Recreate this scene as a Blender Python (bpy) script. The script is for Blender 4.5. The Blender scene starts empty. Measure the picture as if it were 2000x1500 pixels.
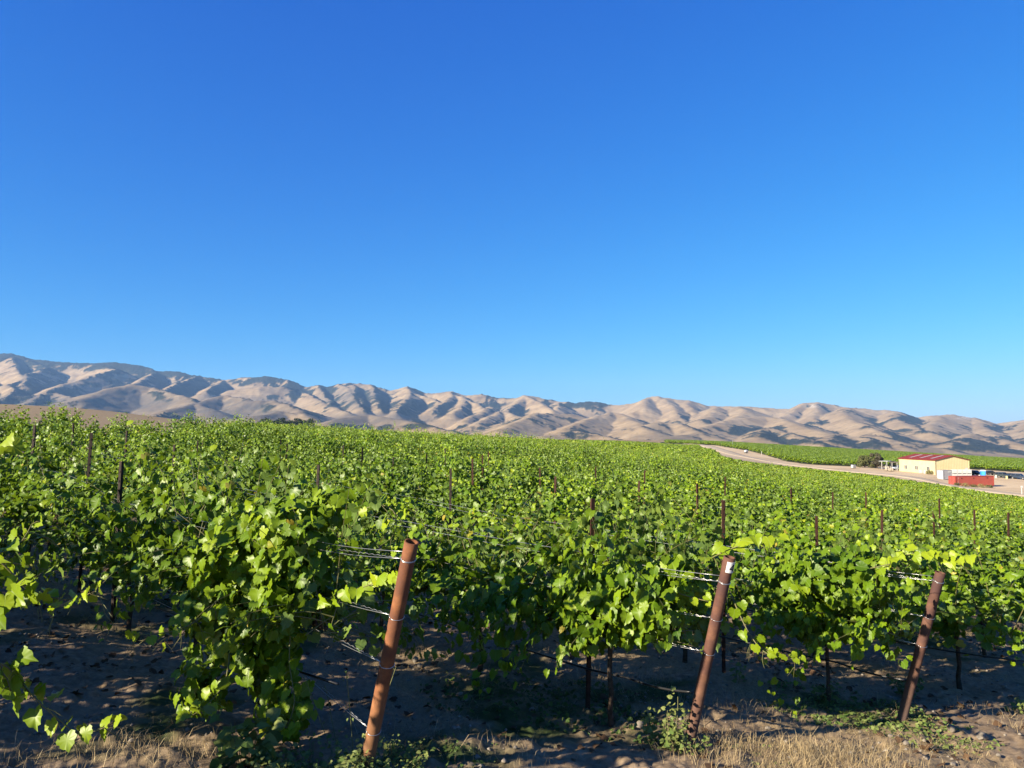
import bpy, bmesh, math, random
import numpy as np
from mathutils import Vector, Matrix
SC=bpy.context.scene
# ---------------------------------------------------------------- camera
cam=bpy.data.cameras.new("camera"); co=bpy.data.objects.new("camera",cam); SC.collection.objects.link(co)
cam.sensor_width=36.0; cam.lens=36.0*1502/2000.0; cam.clip_start=.05; cam.clip_end=40000
co.location=(0,0,0); co.rotation_euler=(math.radians(90+3.62),0,0); SC.camera=co
# ---------------------------------------------------------------- sky and sun
SUN=Vector((-.84,-.54,0)).normalized(); SUN_EL=math.radians(22.5)
W=bpy.data.worlds.new("World"); SC.world=W; W.use_nodes=True
nt=W.node_tree; nt.nodes.clear()
sky=nt.nodes.new("ShaderNodeTexSky"); sky.sky_type='NISHITA'; sky.sun_disc=False
sky.sun_elevation=SUN_EL; sky.sun_rotation=math.atan2(SUN.x,SUN.y)%(2*math.pi)
sky.air_density=1.0; sky.dust_density=.35; sky.ozone_density=4.5; sky.altitude=100
EXPO=1.7
# the phone's blue: each channel of the clear sky gets its own contrast
def wn(op,a,b):
    n=nt.nodes.new("ShaderNodeMath"); n.operation=op
    for i,v in enumerate((a,b)):
        if hasattr(v,'is_output'): nt.links.new(v,n.inputs[i])
        else: n.inputs[i].default_value=v
    return n.outputs[0]
ssep=nt.nodes.new("ShaderNodeSeparateColor"); scmb=nt.nodes.new("ShaderNodeCombineColor"); nt.links.new(sky.outputs[0],ssep.inputs[0])
for i,(g,p) in enumerate(((1.5,2.1),(1.2,1.1),(1.25,.52))):
    nt.links.new(wn('MULTIPLY',wn('POWER',wn('MULTIPLY',ssep.outputs[i],.1),p),g/(.1*2**EXPO)),scmb.inputs[i])
bg=nt.nodes.new("ShaderNodeBackground"); bg.inputs['Strength'].default_value=.1
wo=nt.nodes.new("ShaderNodeOutputWorld")
nt.links.new(scmb.outputs[0],bg.inputs[0]); nt.links.new(bg.outputs[0],wo.inputs[0])
sl=bpy.data.lights.new("sun",'SUN'); sl.energy=5.0; sl.angle=math.radians(.53); sl.color=(1,.88,.70)
so=bpy.data.objects.new("sun",sl); SC.collection.objects.link(so)
so.rotation_euler=Vector((SUN.x*math.cos(SUN_EL),SUN.y*math.cos(SUN_EL),math.sin(SUN_EL))).to_track_quat('Z','Y').to_euler()
SC.view_settings.view_transform='Standard'; SC.view_settings.look='None'; SC.view_settings.exposure=EXPO; SC.view_settings.gamma=1
SC.render.engine='CYCLES'; SC.cycles.max_bounces=6; SC.cycles.diffuse_bounces=3; SC.cycles.transmission_bounces=4; SC.cycles.volume_bounces=0; SC.cycles.use_denoising=True
# ---------------------------------------------------------------- helpers
COL=SC.collection
def link(o,parent=None):
    COL.objects.link(o)
    if parent is not None: o.parent=parent
    return o
def tag(o,label=None,cat=None,group=None,kind=None):
    if label: o['label']=label
    if cat: o['category']=cat
    if group: o['group']=group
    if kind: o['kind']=kind
    return o
def empty(name,loc,rz=0,label=None,cat=None,group=None):
    o=bpy.data.objects.new(name,None); o.location=loc; o.rotation_euler=(0,0,rz); o.empty_display_size=.1
    return tag(link(o),label,cat,group)
def mesh(name,V,F,mats=None,attrs=None,smooth=False):
    V=np.asarray(V,np.float32); me=bpy.data.meshes.new(name)
    if isinstance(F,np.ndarray):
        n,k=F.shape
        me.vertices.add(len(V)); me.vertices.foreach_set('co',V.ravel())
        me.loops.add(n*k); me.loops.foreach_set('vertex_index',F.astype(np.int32).ravel())
        me.polygons.add(n); me.polygons.foreach_set('loop_start',np.arange(0,n*k,k,dtype=np.int32))
        me.update(calc_edges=True)
    else:
        me.from_pydata([tuple(map(float,v)) for v in V],[],F)
    if mats is not None:
        for m in (mats if isinstance(mats,(list,tuple)) else [mats]): me.materials.append(m)
    for a,v in (attrs or {}).items():
        v=np.asarray(v,np.float32)
        if v.ndim==1: at_=me.attributes.new(a,'FLOAT','POINT'); at_.data.foreach_set('value',v)
        else:
            at_=me.attributes.new(a,'FLOAT_COLOR','POINT'); at_.data.foreach_set('color',np.c_[v,np.ones(len(v),np.float32)].astype(np.float32).ravel())
    if smooth: me.polygons.foreach_set('use_smooth',np.ones(len(me.polygons),bool))
    return me
def obj(name,me,parent=None):
    return link(bpy.data.objects.new(name,me),parent)
class MB:
    """collects boxes, prisms, tubes into one mesh"""
    def __init__(s): s.V=[]; s.F=[]; s.M=[]
    def add(s,V,F,mi=0):
        o=len(s.V); s.V+= [tuple(map(float,v)) for v in V]; s.F+= [tuple(int(i)+o for i in f) for f in F]; s.M+=[mi]*len(F); return s
    def box(s,c,d,mi=0,rz=0):
        c=np.array(c,float); h=np.array(d,float)/2; ca,sa=math.cos(rz),math.sin(rz); V=[]
        for z in(-1,1):
            for x,y in((-1,-1),(1,-1),(1,1),(-1,1)):
                X,Y=x*h[0],y*h[1]; V.append((c[0]+ca*X-sa*Y,c[1]+sa*X+ca*Y,c[2]+z*h[2]))
        return s.add(V,[(3,2,1,0),(4,5,6,7),(0,1,5,4),(1,2,6,5),(2,3,7,6),(3,0,4,7)],mi)
    def tube(s,P,R,n=8,mi=0,cap=True):
        P=[np.array(p,float) for p in P]; R=[R]*len(P) if np.isscalar(R) else R; V=[]; F=[]
        up=None
        for i,p in enumerate(P):
            t=P[min(i+1,len(P)-1)]-P[max(i-1,0)]; t/=np.linalg.norm(t)+1e-12
            if up is None:
                up=np.array((0,0,1.)) if abs(t[2])<.9 else np.array((1.,0,0))
            a=np.cross(t,up); a/=np.linalg.norm(a)+1e-12; b=np.cross(a,t); up=b
            for j in range(n):
                w=2*math.pi*j/n; V.append(p+R[i]*(math.cos(w)*a+math.sin(w)*b))
        for i in range(len(P)-1):
            for j in range(n): F.append((i*n+j,i*n+(j+1)%n,(i+1)*n+(j+1)%n,(i+1)*n+j))
        if cap: F+= [tuple(range(n-1,-1,-1)),tuple(range((len(P)-1)*n,len(P)*n))]
        return s.add(V,F,mi)
    def build(s,name,mats,parent=None,smooth=False,bevel=0):
        me=mesh(name,s.V,s.F,mats)
        if any(s.M): me.polygons.foreach_set('material_index',np.array(s.M,np.int32))
        if smooth: me.polygons.foreach_set('use_smooth',np.ones(len(me.polygons),bool))
        o=obj(name,me,parent)
        if bevel:
            b=o.modifiers.new('bevel','BEVEL'); b.width=bevel; b.segments=2; b.limit_method='ANGLE'
        return o
# value noise in numpy
def _hash(ix,iy,seed):
    n=(ix.astype(np.int64)*374761393+iy.astype(np.int64)*668265263+seed*1274126177)&0xFFFFFFFF
    n=((n^(n>>13))*1274126177)&0xFFFFFFFF; n^=n>>16
    return (n&0xFFFF)/65535.0
def vnoise(x,y,seed=0):
    ix=np.floor(x); iy=np.floor(y); fx=x-ix; fy=y-iy; fx=fx*fx*fx*(fx*(6*fx-15)+10); fy=fy*fy*fy*(fy*(6*fy-15)+10)
    a=_hash(ix,iy,seed); b=_hash(ix+1,iy,seed); c=_hash(ix,iy+1,seed); d=_hash(ix+1,iy+1,seed)
    return (a*(1-fx)+b*fx)*(1-fy)+(c*(1-fx)+d*fx)*fy
def fbm(x,y,o=4,seed=0,g=.5):
    v=0;a=1;t=0
    for i in range(o):
        v=v+a*vnoise(x,y,seed+i*17); t+=a; a*=g; x,y=(x*1.63+y*1.21)+3.1,(y*1.63-x*1.21)+7.7
    return v/t
# materials
def mat(name,col=(.5,.5,.5),rough=.8,metal=0,spec=.3):
    m=bpy.data.materials.new(name); m.use_nodes=True; b=m.node_tree.nodes['Principled BSDF']
    b.inputs['Base Color'].default_value=(*col,1); b.inputs['Roughness'].default_value=rough; b.inputs['Metallic'].default_value=metal; b.inputs['Specular IOR Level'].default_value=spec
    return m
def N(m,t,**k):
    n=m.node_tree.nodes.new(t)
    for a,v in k.items():
        if a in n.inputs: n.inputs[a].default_value=v
        else: setattr(n,a,v)
    return n
def L(m,a,b): m.node_tree.links.new(a,b)
def ramp(m,fac,stops):
    r=N(m,'ShaderNodeValToRGB'); e=r.color_ramp.elements
    while len(e)<len(stops): e.new(.5)
    for i,(p,c) in enumerate(stops): e[i].position=p; e[i].color=(*c,1)
    L(m,fac,r.inputs[0]); return r.outputs[0]
def mix(m,fac,a,b,mode='MIX'):
    n=N(m,'ShaderNodeMix',data_type='RGBA',blend_type=mode)
    for s,v in((n.inputs[0],fac),(n.inputs[6],a),(n.inputs[7],b)):
        if hasattr(v,'is_output'): L(m,v,s)
        elif isinstance(v,tuple): s.default_value=(*v,1)
        else: s.default_value=v
    return n.outputs[2]
def tnoise(m,scale,detail=4,rough=.55,coord='Object',vec=None):
    n=N(m,'ShaderNodeTexNoise',Scale=scale,Detail=detail,Roughness=rough)
    if vec is None:
        t=N(m,'ShaderNodeTexCoord'); vec=t.outputs[coord]
    L(m,vec,n.inputs['Vector']); return n.outputs[0]
def bump(m,h,strength=.3,dist=.02):
    b=N(m,'ShaderNodeBump',Strength=strength,Distance=dist); L(m,h,b.inputs['Height']); L(m,b.outputs[0],m.node_tree.nodes['Principled BSDF'].inputs['Normal'])
def base(m,c): L(m,c,m.node_tree.nodes['Principled BSDF'].inputs['Base Color'])
def attr(m,name): 
    n=N(m,'ShaderNodeAttribute',attribute_name=name); return n
def speckled(name,c1,c2,scale=6,rough=.8,metal=0,spec=.3,bp=0):
    m=mat(name,c1,rough,metal,spec); n=tnoise(m,scale,6,.6); base(m,ramp(m,n,[(.3,c1),(.7,c2)]))
    if bp: bump(m,n,bp,.01)
    return m
# ---------------------------------------------------------------- view geometry used to lay the land out
FPX=1502.0; PITCH=math.radians(3.62)
def ray(px,py):
    """direction of a picture point as (x/y, z/y)"""
    a=(px-1000.0)/FPX; b=-(py-750.0)/FPX
    y=math.cos(PITCH)-b*math.sin(PITCH); z=math.sin(PITCH)+b*math.cos(PITCH)
    return a/y, z/y
def at(px,py,d):
    s,e=ray(px,py); return np.array([s*d,d,e*d])
def proj(p):
    x,y,z=p
    c=y*math.cos(PITCH)+z*math.sin(PITCH); v=-y*math.sin(PITCH)+z*math.cos(PITCH)
    return 1000+FPX*x/c, 750-FPX*v/c
# rows: row k ends at END0+k*HEAD and runs along ROW
ROW=np.array([-.682,.7314]); PERP=np.array([.7314,.682])
HEAD=np.array([1.97,1.0]); END2=np.array([1.19,5.2])
def row_end(k): return END2+(k-2)*HEAD
def snap(px,py,d):
    """the row nearest depth d along the view ray: returns row index, distance along it, x, y"""
    s=ray(px,py)[0]; best=None
    for k in range(-6,60):
        e=row_end(k); den=ROW[0]-s*ROW[1]
        t=(s*e[1]-e[0])/den; p=e+t*ROW
        if t>0.3 and p[1]>2 and (best is None or abs(p[1]-d)<abs(best[3]-d)): best=(k,t,p[0],p[1])
    return best
POSTS=[(228,900,7.4),(165,845,12),(333,868,11.5),(55,830,13),(140,826,18),(22,857,9),(241,841,17),(381,860,16),(547,859,17),
 (557,866,20),(615,908,11),(669,869,19),(705,874,15),(766,893,14),(834,879,18),(869,877,17),(879,915,10.5),(943,888,16),(955,879,20),
 (924,897,15),(1080,930,13),(1055,914,16),(1163,911,17),(1242,939,12.5),(1256,919,15),(1146,974,6.1),(1363,945,12.5),(1408,977,7.5),(1548,952,16),
 (1592,1008,9.5),(1623,961,17),(1688,961,16),(1715,996,11),(1822,998,13),(1833,973,18),(1900,996,13.5),(1965,1001,15),(1412,931,18)]
# ground heights: (x, y, z) control points, read off post feet, canopy tops and the far lot
CP=[at(715,1496,4.25),at(1345,1458,5.2),at(1762,1410,6.2),at(1138,1370,6.1),at(1409,1300,7.4),at(205,1200,7.4)]
CP+=[np.array([-2.8,3.2,-1.62]),np.array([-1.5,.3,-1.62]),np.array([1.5,.3,-1.70]),np.array([4,3,-2.05]),np.array([0,2.5,-1.72]),np.array([-6,1,-1.3]),np.array([8,6,-2.6]),np.array([-5,-8,-1.2]),np.array([6,-8,-1.9])]
for (px,py,d) in POSTS:
    k,t,x,y=snap(px,py,d); e=ray(px,py)[1]; CP.append(np.array([x,y,e*y-1.68]))
CT=1.42
for px,py,d in [(0,800,26),(0,806,20),(250,815,26),(250,815,34),(500,829,32),(500,829,44),(750,842,45),(750,842,70),(1000,857,50),(1000,856,90),(1000,857,150),
  (1125,862,120),(1125,860,300),(1250,872,90),(1250,863,300),(1370,884,120),(1376,875,240),(1362,868.5,420),(1419,903,70),(1419,895,112),(1475,912,70),(1475,903.5,150),(1545,911.5,150),
  (1640,934,60),(1640,921,150),(1800,962,45),(1800,941,135),(2000,1008,32),(2000,985,64),(2000,972,120)]:
    p=at(px,py,d); p[2]-=CT; CP.append(p)
for px,py,d in [(1512,904,258),(1587,913,245),(1662,921,234),(1437,889,300),(1411,880.5,350),(1380,870.5,440),(1419,892,200),(1415,873,430),(1460,880.5,380),(1509,893,310),(1535,902,288),(1587,908.5,278),(1655,911,275),(1820,933,215),(1840,944,212),(1900,951,203),(1994,966,180),(1994,935,240),(1840,926,236),(1757,918,262),(1500,876,500),(1667,882,600),(1930,915,300),(1930,897,600)]:
    CP.append(at(px,py,d))
# ground behind the crest on the left and the plain further out
for px,py,d in [(0,830,60),(250,838,80),(500,845,110),(750,858,170),(60,796,300),(200,803,300),(330,823,330),(-200,790,300),(60,830,600),(330,832,420),(450,826,900),(610,828,900),(700,858,420),(900,862,600),(-700,800,300),(-700,830,30),(2600,1010,60),(2600,960,250),(2600,930,600)]:
    CP.append(at(px,py,d))
CP=np.array(CP)
def _k(r): return np.where(r>1e-9,r*r*np.log(np.maximum(r,1e-9)),0.0)
def _warp(x,y):
    r=np.hypot(x,y)+1e-9; rr=np.log1p(r/8.0)*8.0; return x/r*rr,y/r*rr
_cx,_cy=_warp(CP[:,0],CP[:,1])
def _fit(z,lam):
    n=len(CP); K=_k(np.hypot(_cx[:,None]-_cx,_cy[:,None]-_cy)); K[np.diag_indices(n)]+=lam
    P=np.c_[np.ones(n),_cx,_cy]; A=np.block([[K,P],[P.T,np.zeros((3,3))]])
    return np.linalg.solve(A,np.r_[z,0,0,0])
# interpolated as slope (z over distance) plus a constant, so near and far points weigh alike
_cr=np.hypot(CP[:,0],CP[:,1])
_W=_fit((CP[:,2]+1.9)/(_cr+6.0),0.5)
def valley(x,y):
    y=np.asarray(y,float); s=np.clip(x/np.maximum(np.abs(y),1.0),-1.2,1.2)
    return -22.0-95.0*np.clip(s+.25,0,1.2)
def ground_z(x,y):
    x=np.asarray(x,float); y=np.asarray(y,float); sh=x.shape
    x=x.ravel(); y=y.ravel(); out=np.empty(len(x))
    for i in range(0,len(x),20000):
        xx=x[i:i+20000]; yy=y[i:i+20000]; wx,wy=_warp(xx,yy); r=np.hypot(xx,yy)
        K=_k(np.hypot(wx[:,None]-_cx,wy[:,None]-_cy))
        v=K@_W[:len(CP)]+_W[-3]+_W[-2]*wx+_W[-1]*wy
        z=v*(r+6.0)-1.9
        f=np.clip((r-800.0)/900.0,0,1); f=f*f*(3-2*f)
        b=np.clip((-yy-2.0)/10.0,0,1)            # behind the camera: a plain bank
        z=z*(1-b)+b*(-1.75-.03*xx.clip(-40,40))
        out[i:i+20000]=z*(1-f)+f*valley(xx,yy)
    return out.reshape(sh)
# ---------------------------------------------------------------- ground
def gz(x,y): return float(ground_z(np.array([float(x)]),np.array([float(y)]))[0])
def near_bumps(x,y):
    r=np.hypot(x,y); f=np.clip(1.3-r/26.0,0,1)
    b=.10*(fbm(x*.8,y*.8,3,5)-.5)+.085*(fbm(x*3.1,y*3.1,3,9)-.5)+.04*(np.abs(fbm(x*9,y*9,3,21)-.5)*2)**1.2+.028*(fbm(x*21,y*21,2,23)-.5)
    return f*b
def gz_fine(x,y):
    x=np.atleast_1d(np.asarray(x,float)); y=np.atleast_1d(np.asarray(y,float)); return ground_z(x,y)+near_bumps(x,y)
def road_line():
    return [at(1335,862,580),at(1380,870.5,440),at(1411,880.5,350),at(1437,889,300),at(1475,897.5,272),at(1512,904,258),at(1587,913,245),at(1662,921.5,232),at(1737,930,222),at(1800,937.5,210),at(1880,949,194),at(1950,958,186),at(2000,967,178),at(2200,1005,150)]
RL=np.array([(p[0],p[1]) for p in road_line()])
def seg_dist(x,y,P):
    best=np.full(x.shape,1e9)
    for a,b in zip(P[:-1],P[1:]):
        d=b-a; t=np.clip(((x-a[0])*d[0]+(y-a[1])*d[1])/(d@d),0,1); best=np.minimum(best,np.hypot(x-a[0]-t*d[0],y-a[1]-t*d[1]))
    return best
# edge of the near vineyard on the lot side, and of the far block
FE=np.array([at(2600,1040,70)[:2],at(2000,973,120)[:2],at(1800,942,140)[:2],at(1640,918,168)[:2],at(1540,907,205)[:2],at(1475,897,240)[:2],at(1420,884,300)[:2],at(1376,870.5,420)[:2]])
def in_field(x,y):
    """near vineyard, on this side of the road"""
    s=x/np.maximum(y,.1); px=1000+s*1502
    lim=np.interp(px,[-600,0,330,420,520,900,1200,1362,1376,1400,1419,1475,1540,1640,1800,2000,2600],[26,26,29,50,110,150,330,420,250,165,118,155,160,158,140,120,70])
    q=np.stack([x-END2[0],y-END2[1]]); side=q[0]*(-HEAD[1])+q[1]*HEAD[0]
    return (y<lim)&(side>0)&(y>0)
def in_far(x,y):
    s=x/np.maximum(y,.1); px=1000+s*1502
    lo=np.interp(px,[1300,1400,1415,1460,1509,1535,1587,1655,1720,1800,1900,2100,2600],[520,470,432,382,312,291,281,279,290,295,285,280,270])
    return (y>lo)&(y<650)&(px>1290)
AZ=np.concatenate([np.linspace(-180,-62,40,endpoint=False),np.linspace(-62,-42,30,endpoint=False),np.linspace(-42,42,620,endpoint=False),np.linspace(42,62,30,endpoint=False),np.linspace(62,180,40,endpoint=False)])
RR=np.concatenate([[.35,.7,1.0,1.3,1.6],np.geomspace(1.8,26,330),np.geomspace(26.5,700,230),np.geomspace(720,13000,70)])
A,R=np.meshgrid(np.radians(AZ),RR); X=R*np.sin(A); Y=R*np.cos(A)
Z=ground_z(X,Y)+near_bumps(X,Y)
# the earth under the far plain dips below the hills' feet
na=len(AZ); nr=len(RR)
idx=np.arange(nr*na).reshape(nr,na); q=np.stack([idx[:-1],np.roll(idx,-1,1)[:-1],np.roll(idx,-1,1)[1:],idx[1:]],-1).reshape(-1,4)
V=np.stack([X.ravel(),Y.ravel(),Z.ravel()],1)
# real ground cover: green weeds (r), dry straw (g), bare pale dirt (b)
xf,yf=X.ravel(),Y.ravel(); rf=np.hypot(xf,yf)
pxs=1000+1502*xf/np.maximum(yf,.1)
grn=np.clip((fbm(xf*.9,yf*.9,4,31)-.56)*7,0,1)*(rf<60)
for wx,wy,wr in [(*at(1120,1330,6.0)[:2],.62),(*at(1000,1340,6.0)[:2],.55),(*at(1680,1375,6.4)[:2],.45),(*at(1600,1350,6.7)[:2],.35),(*at(860,1440,4.7)[:2],.4),(*at(1200,1400,5.6)[:2],.4)]:
    grn=np.maximum(grn,np.clip(1.5-np.hypot(xf-wx,yf-wy)/wr,0,1)*np.clip((fbm(xf*5,yf*5,3,77)-.25)*2.5,0,1))
dry=np.clip((fbm(xf*1.3+9,yf*1.3,4,41)-.38)*4,0,1)*np.clip((fbm(xf*6,yf*6,3,43)-.2)*2,0,1)
fld=in_field(xf,yf)
# lane dirt and lots around the barn, brown plain, far green fields
lot=(rf>60)&(yf>60)&(~fld)&(pxs>1290)&(~in_far(xf,yf))&(rf<700)
grn=np.where(rf>60,0,grn); 
farg=((yf>560)&(yf<1500)&(pxs>300)&(pxs<700)&(fbm(xf/160,yf/60,2,3)>.42))|(in_far(xf,yf))
grn=np.where(farg,.9,grn)
dry=np.where(rf>60,.75+.25*fbm(xf/9,yf/9,3,8),dry); dry=np.where(lot,np.clip((fbm(xf/14,yf/14,4,91)-.5)*2,0,.45),dry)
brt=np.where(lot,.95,0.0)
gm=mat("soil_and_straw",(.2,.15,.1),.95,0,.15)
ga=attr(gm,"cover"); sep=N(gm,'ShaderNodeSeparateColor'); L(gm,ga.outputs[0],sep.inputs[0])
n1=tnoise(gm,14,8,.65); n2=tnoise(gm,1.1,5,.6); n3=tnoise(gm,60,4,.6); n4=tnoise(gm,.12,5,.6)
soil=ramp(gm,n1,[(.25,(.085,.057,.034)),(.5,(.195,.140,.086)),(.78,(.32,.243,.16))])
soil=mix(gm,ramp(gm,n2,[(.4,(0,0,0)),(.7,(.5,.5,.5))]),soil,(.25,.185,.12))
straw=ramp(gm,n3,[(.3,(0.148,0.105,0.052)),(.6,(0.271,0.203,0.111)),(.8,(0.345,0.277,0.172))])
green=ramp(gm,n1,[(.3,(0.022,0.034,0.010)),(.7,(0.055,0.077,0.022))])
dirt=ramp(gm,n4,[(.3,(.43,.315,.185)),(.7,(.55,.43,.27))])
c=mix(gm,sep.outputs[2],soil,dirt)
c=mix(gm,sep.outputs[1],c,straw); c=mix(gm,sep.outputs[0],c,green); base(gm,c)
bump(gm,n1,.4,.02)
me=mesh("ground",V,q,gm,{"cover":np.stack([grn,dry*.8,brt],1)},True)
# close the hole round the camera's feet
bm=bmesh.new(); bm.from_mesh(me); bm.verts.ensure_lookup_table(); bm.faces.new([bm.verts[i] for i in range(na)]); bmesh.ops.recalc_face_normals(bm,faces=bm.faces[:]); bm.to_mesh(me); bm.free()
if me.polygons[1000].normal.z<0: me.flip_normals()
tag(obj("ground",me),kind='structure')
# ---------------------------------------------------------------- dirt road: a sheet over the lot
pts=[]
for a,b in zip(RL[:-1],RL[1:]):
    n=max(2,int(np.hypot(*(b-a))/3)); pts+=[a+(b-a)*i/n for i in range(n)]
pts=np.array(pts+[RL[-1]])
for _ in range(20): pts[1:-1]=(pts[:-2]+2*pts[1:-1]+pts[2:])/4
tn=np.gradient(pts,axis=0); tn/=np.linalg.norm(tn,axis=1)[:,None]; nn=np.stack([-tn[:,1],tn[:,0]],1)
offs=np.array([-4.0,-3.6,-2,0,2,3.6,4.0]); lift=np.array([-.25,.1,.14,.16,.14,.1,-.25])
P2=pts[:,None,:]+nn[:,None,:]*offs[None,:,None]
zz=ground_z(P2[...,0],P2[...,1])+lift
V=np.concatenate([P2,zz[...,None]],-1).reshape(-1,3); idx=np.arange(len(V)).reshape(len(pts),len(offs))
q=np.stack([idx[:-1,:-1],idx[:-1,1:],idx[1:,1:],idx[1:,:-1]],-1).reshape(-1,4)
rm=mat("packed_dirt",(0.246,0.222,0.185),.95,0,.1); n=tnoise(rm,.35,6,.6); base(rm,ramp(rm,n,[(.3,(.36,.28,.185)),(.7,(.45,.37,.26))]))
me=mesh("dirt_road",V,q,rm,None,True)
if me.polygons[0].normal.z<0: me.flip_normals()
tag(obj("dirt_road",me),kind='structure')
# ---------------------------------------------------------------- hills
CREST=[(-420,720),(-250,700),(-120,690),(0,692),(21,691),(38,695),(70,704),(130,707),(182,709),(227,706),(273,713),(294,722),(315,725),(332,724),(350,725.5),(371,732),(434,741),(469,738),(525,735),(560,741),(591,757),(621,751.5),(638,757),(684,747),(722,750),(761,761),(796,754),(827,766),(852,766.5),(883,763),(915,771),(943,769),(978,778),(1002,778),(1030,771),(1055,773),(1090,782),(1125,786),(1149,782),(1198,789),(1237,786),(1265,774),(1282,772),(1300,776),(1345,780),(1373,792),(1450,791.5),(1510,797),(1545,796),(1569,785),(1594,784.5),(1650,793),(1713,799.5),(1741,799.5),(1765,805.5),(1800,812.5),(1860,806.5),(1902,814),(1944,826.5),(1982,821),(2000,818),(2080,812),(2200,806),(2420,815)]
cx_=np.array([c[0] for c in CREST]); cy_=np.array([c[1] for c in CREST])
def ybase(px): return np.interp(px,[-400,0,600,1000,1500,2000,2400],[842,842,850,866,884,905,922])
def dcrest(px): return 7600-.8*px
def hnode(px,y,nearer=0.0):
    yc=np.interp(px,cx_,cy_); f=np.clip(np.clip((y-yc)/(ybase(px)-yc),0,1)**.85+nearer,0,1)
    d=dcrest(px)*(1-f)+3000*f
    return at(px,y,d)
# spur and hill ridges: (flank steepness, points of the ridge)
SP=[(.5,[(60,703),(94,718),(60,730),(25,748),(8,775)]),(.45,[(190,709),(224,721),(140,746),(87,764),(60,785)]),(.42,[(140,781),(200,762),(255,750),(300,757),(350,771),(378,782),(420,800)]),
 (.55,[(285,716),(297,725),(275,742),(255,752)]),(.5,[(385,733),(360,744),(333,754),(315,770)]),(.42,[(297,811),(370,790),(420,776),(445,772),(497,781),(546,781),(609,816)]),
 (.5,[(434,741),(420,752),(400,765)]),(.45,[(455,759),(510,754),(560,755),(588,760),(647,792),(679,806)]),(.4,[(500,812),(549,801),(600,813)]),(.55,[(665,749),(690,762),(705,800)]),
 (.55,[(722,750),(735,770),(742,800)]),(.55,[(621,752),(640,775),(655,792)]),(.5,[(796,755),(800,765),(783,790),(768,806)]),(.5,[(800,765),(840,778),(862,786)]),(.5,[(883,764),(885,768),(860,786),(838,800)]),
 (.5,[(885,766),(920,784),(940,795)]),(.45,[(953,792),(930,806),(908,821)]),(.5,[(1032,772),(1002,790),(985,800)]),(.5,[(1032,772),(1060,788),(1075,800)]),(.45,[(976,800),(955,813),(936,826)]),
 (.45,[(976,800),(1015,812),(1040,826)]),(.45,[(1090,784),(1092,790),(1085,800)]),(.4,[(978,841),(1020,822),(1055,804),(1118,807)]),(.38,[(1110,836),(1150,818),(1195,803),(1225,812),(1247,825),(1270,837)]),
 (.45,[(1265,774),(1262,795),(1240,805)]),(.45,[(1300,777),(1325,800),(1330,815)]),(.45,[(1345,780),(1352,800),(1368,815)]),(.35,[(635,825),(680,812),(722,807),(796,820),(880,843)]),
 (.35,[(1060,852),(1125,841),(1170,848),(1215,858)]),(.35,[(1370,836),(1430,820),(1489,812),(1530,818),(1566,830),(1600,840)]),(.45,[(1569,786),(1550,800),(1534,816)]),(.5,[(1594,785),(1600,810),(1585,825)]),
 (.42,[(1860,807),(1846,812),(1825,828),(1804,845)]),(.42,[(1650,794),(1655,815),(1690,830),(1716,845)]),(.38,[(1471,855),(1490,843),(1510,835),(1545,846),(1594,866)]),(.38,[(1600,858),(1625,849),(1685,853),(1700,868)]),
 (.4,[(1695,875),(1727,861),(1755,875)]),(.38,[(1690,850),(1702,848),(1730,856),(1760,868)]),(.36,[(1877,866),(1930,853),(1986,866)]),(.33,[(1780,880),(1814,873),(1850,882)]),(.42,[(1741,800),(1760,820),(1790,840)]),
 (.42,[(1902,814),(1930,832),(1950,850)]),(.4,[(1400,792),(1395,806),(1380,820)]),(.4,[(1450,792),(1455,804),(1440,815)]),(.35,[(1290,858),(1330,848),(1370,846),(1410,860)]),(.4,[(1240,838),(1290,822),(1330,826),(1370,842)]),
 (.4,[(2000,819),(2030,840),(2050,870)]),(.4,[(2150,810),(2130,840),(2160,870)]),(.5,[(-60,692),(-80,720),(-110,760)]),(.45,[(-100,785),(-20,775),(50,772),(105,766),(150,778)]),(.5,[(-200,695),(-260,740),(-300,790)]),(.35,[(1850,868),(1880,858),(1890,845)])]
rng=np.random.default_rng(4)
for px in np.concatenate([np.arange(-380,0,80),np.array([30,690,920]),np.arange(2040,2400,80)]):
    px=px+rng.uniform(-14,14); y0=np.interp(px,cx_,cy_); yb=ybase(px); h=yb-y0; n=[]; x=px; sl_=rng.choice([-1,1])*rng.uniform(.1,.55)
    for f in ((.03,.16,.3,.4) if 0<px<2020 else (.03,.22,.42,.62,.8)): n.append((x,y0+h*f)); x+=sl_*h*.2+rng.uniform(-7,7)
    SP.append((.5,n))
us=np.arange(-420,2421,2.0); DS=np.arange(2700,8700,26.0)
U,D=np.meshgrid(us,DS); S_=(U-1000)/1502.0; HX=S_*D; HY=D
VB=valley(HX,HY)-14
# warped coordinates make ridgelines wander
WX=HX+70*(fbm(HX/620,HY/620,2,61)-.5)+22*(fbm(HX/190,HY/190,2,66)-.5); WY=HY+150*(fbm(HX/700,HY/700,2,63)-.5)
HZ=np.zeros_like(HX)
def ridge(nodes,m,HZ,win):
    for a,b in zip(nodes[:-1],nodes[1:]):
        d=b[:2]-a[:2]; sel=np.abs(U-(1000+1502*(a[0]+b[0])/(a[1]+b[1])))<win
        x=WX[sel]; y=WY[sel]; t=np.clip(((x-a[0])*d[0]+(y-a[1])*d[1])/(d@d+1e-6),0,1)
        r=np.hypot(x-a[0]-t*d[0],(y-a[1]-t*d[1])*.8); zr=a[2]+(b[2]-a[2])*t-VB[sel]; zr=np.maximum(zr,4)
        r=np.sqrt(r*r+26**2)-26
        HZ[sel]=np.maximum(HZ[sel],zr*np.exp(-r*m*1.3/zr))
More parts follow.
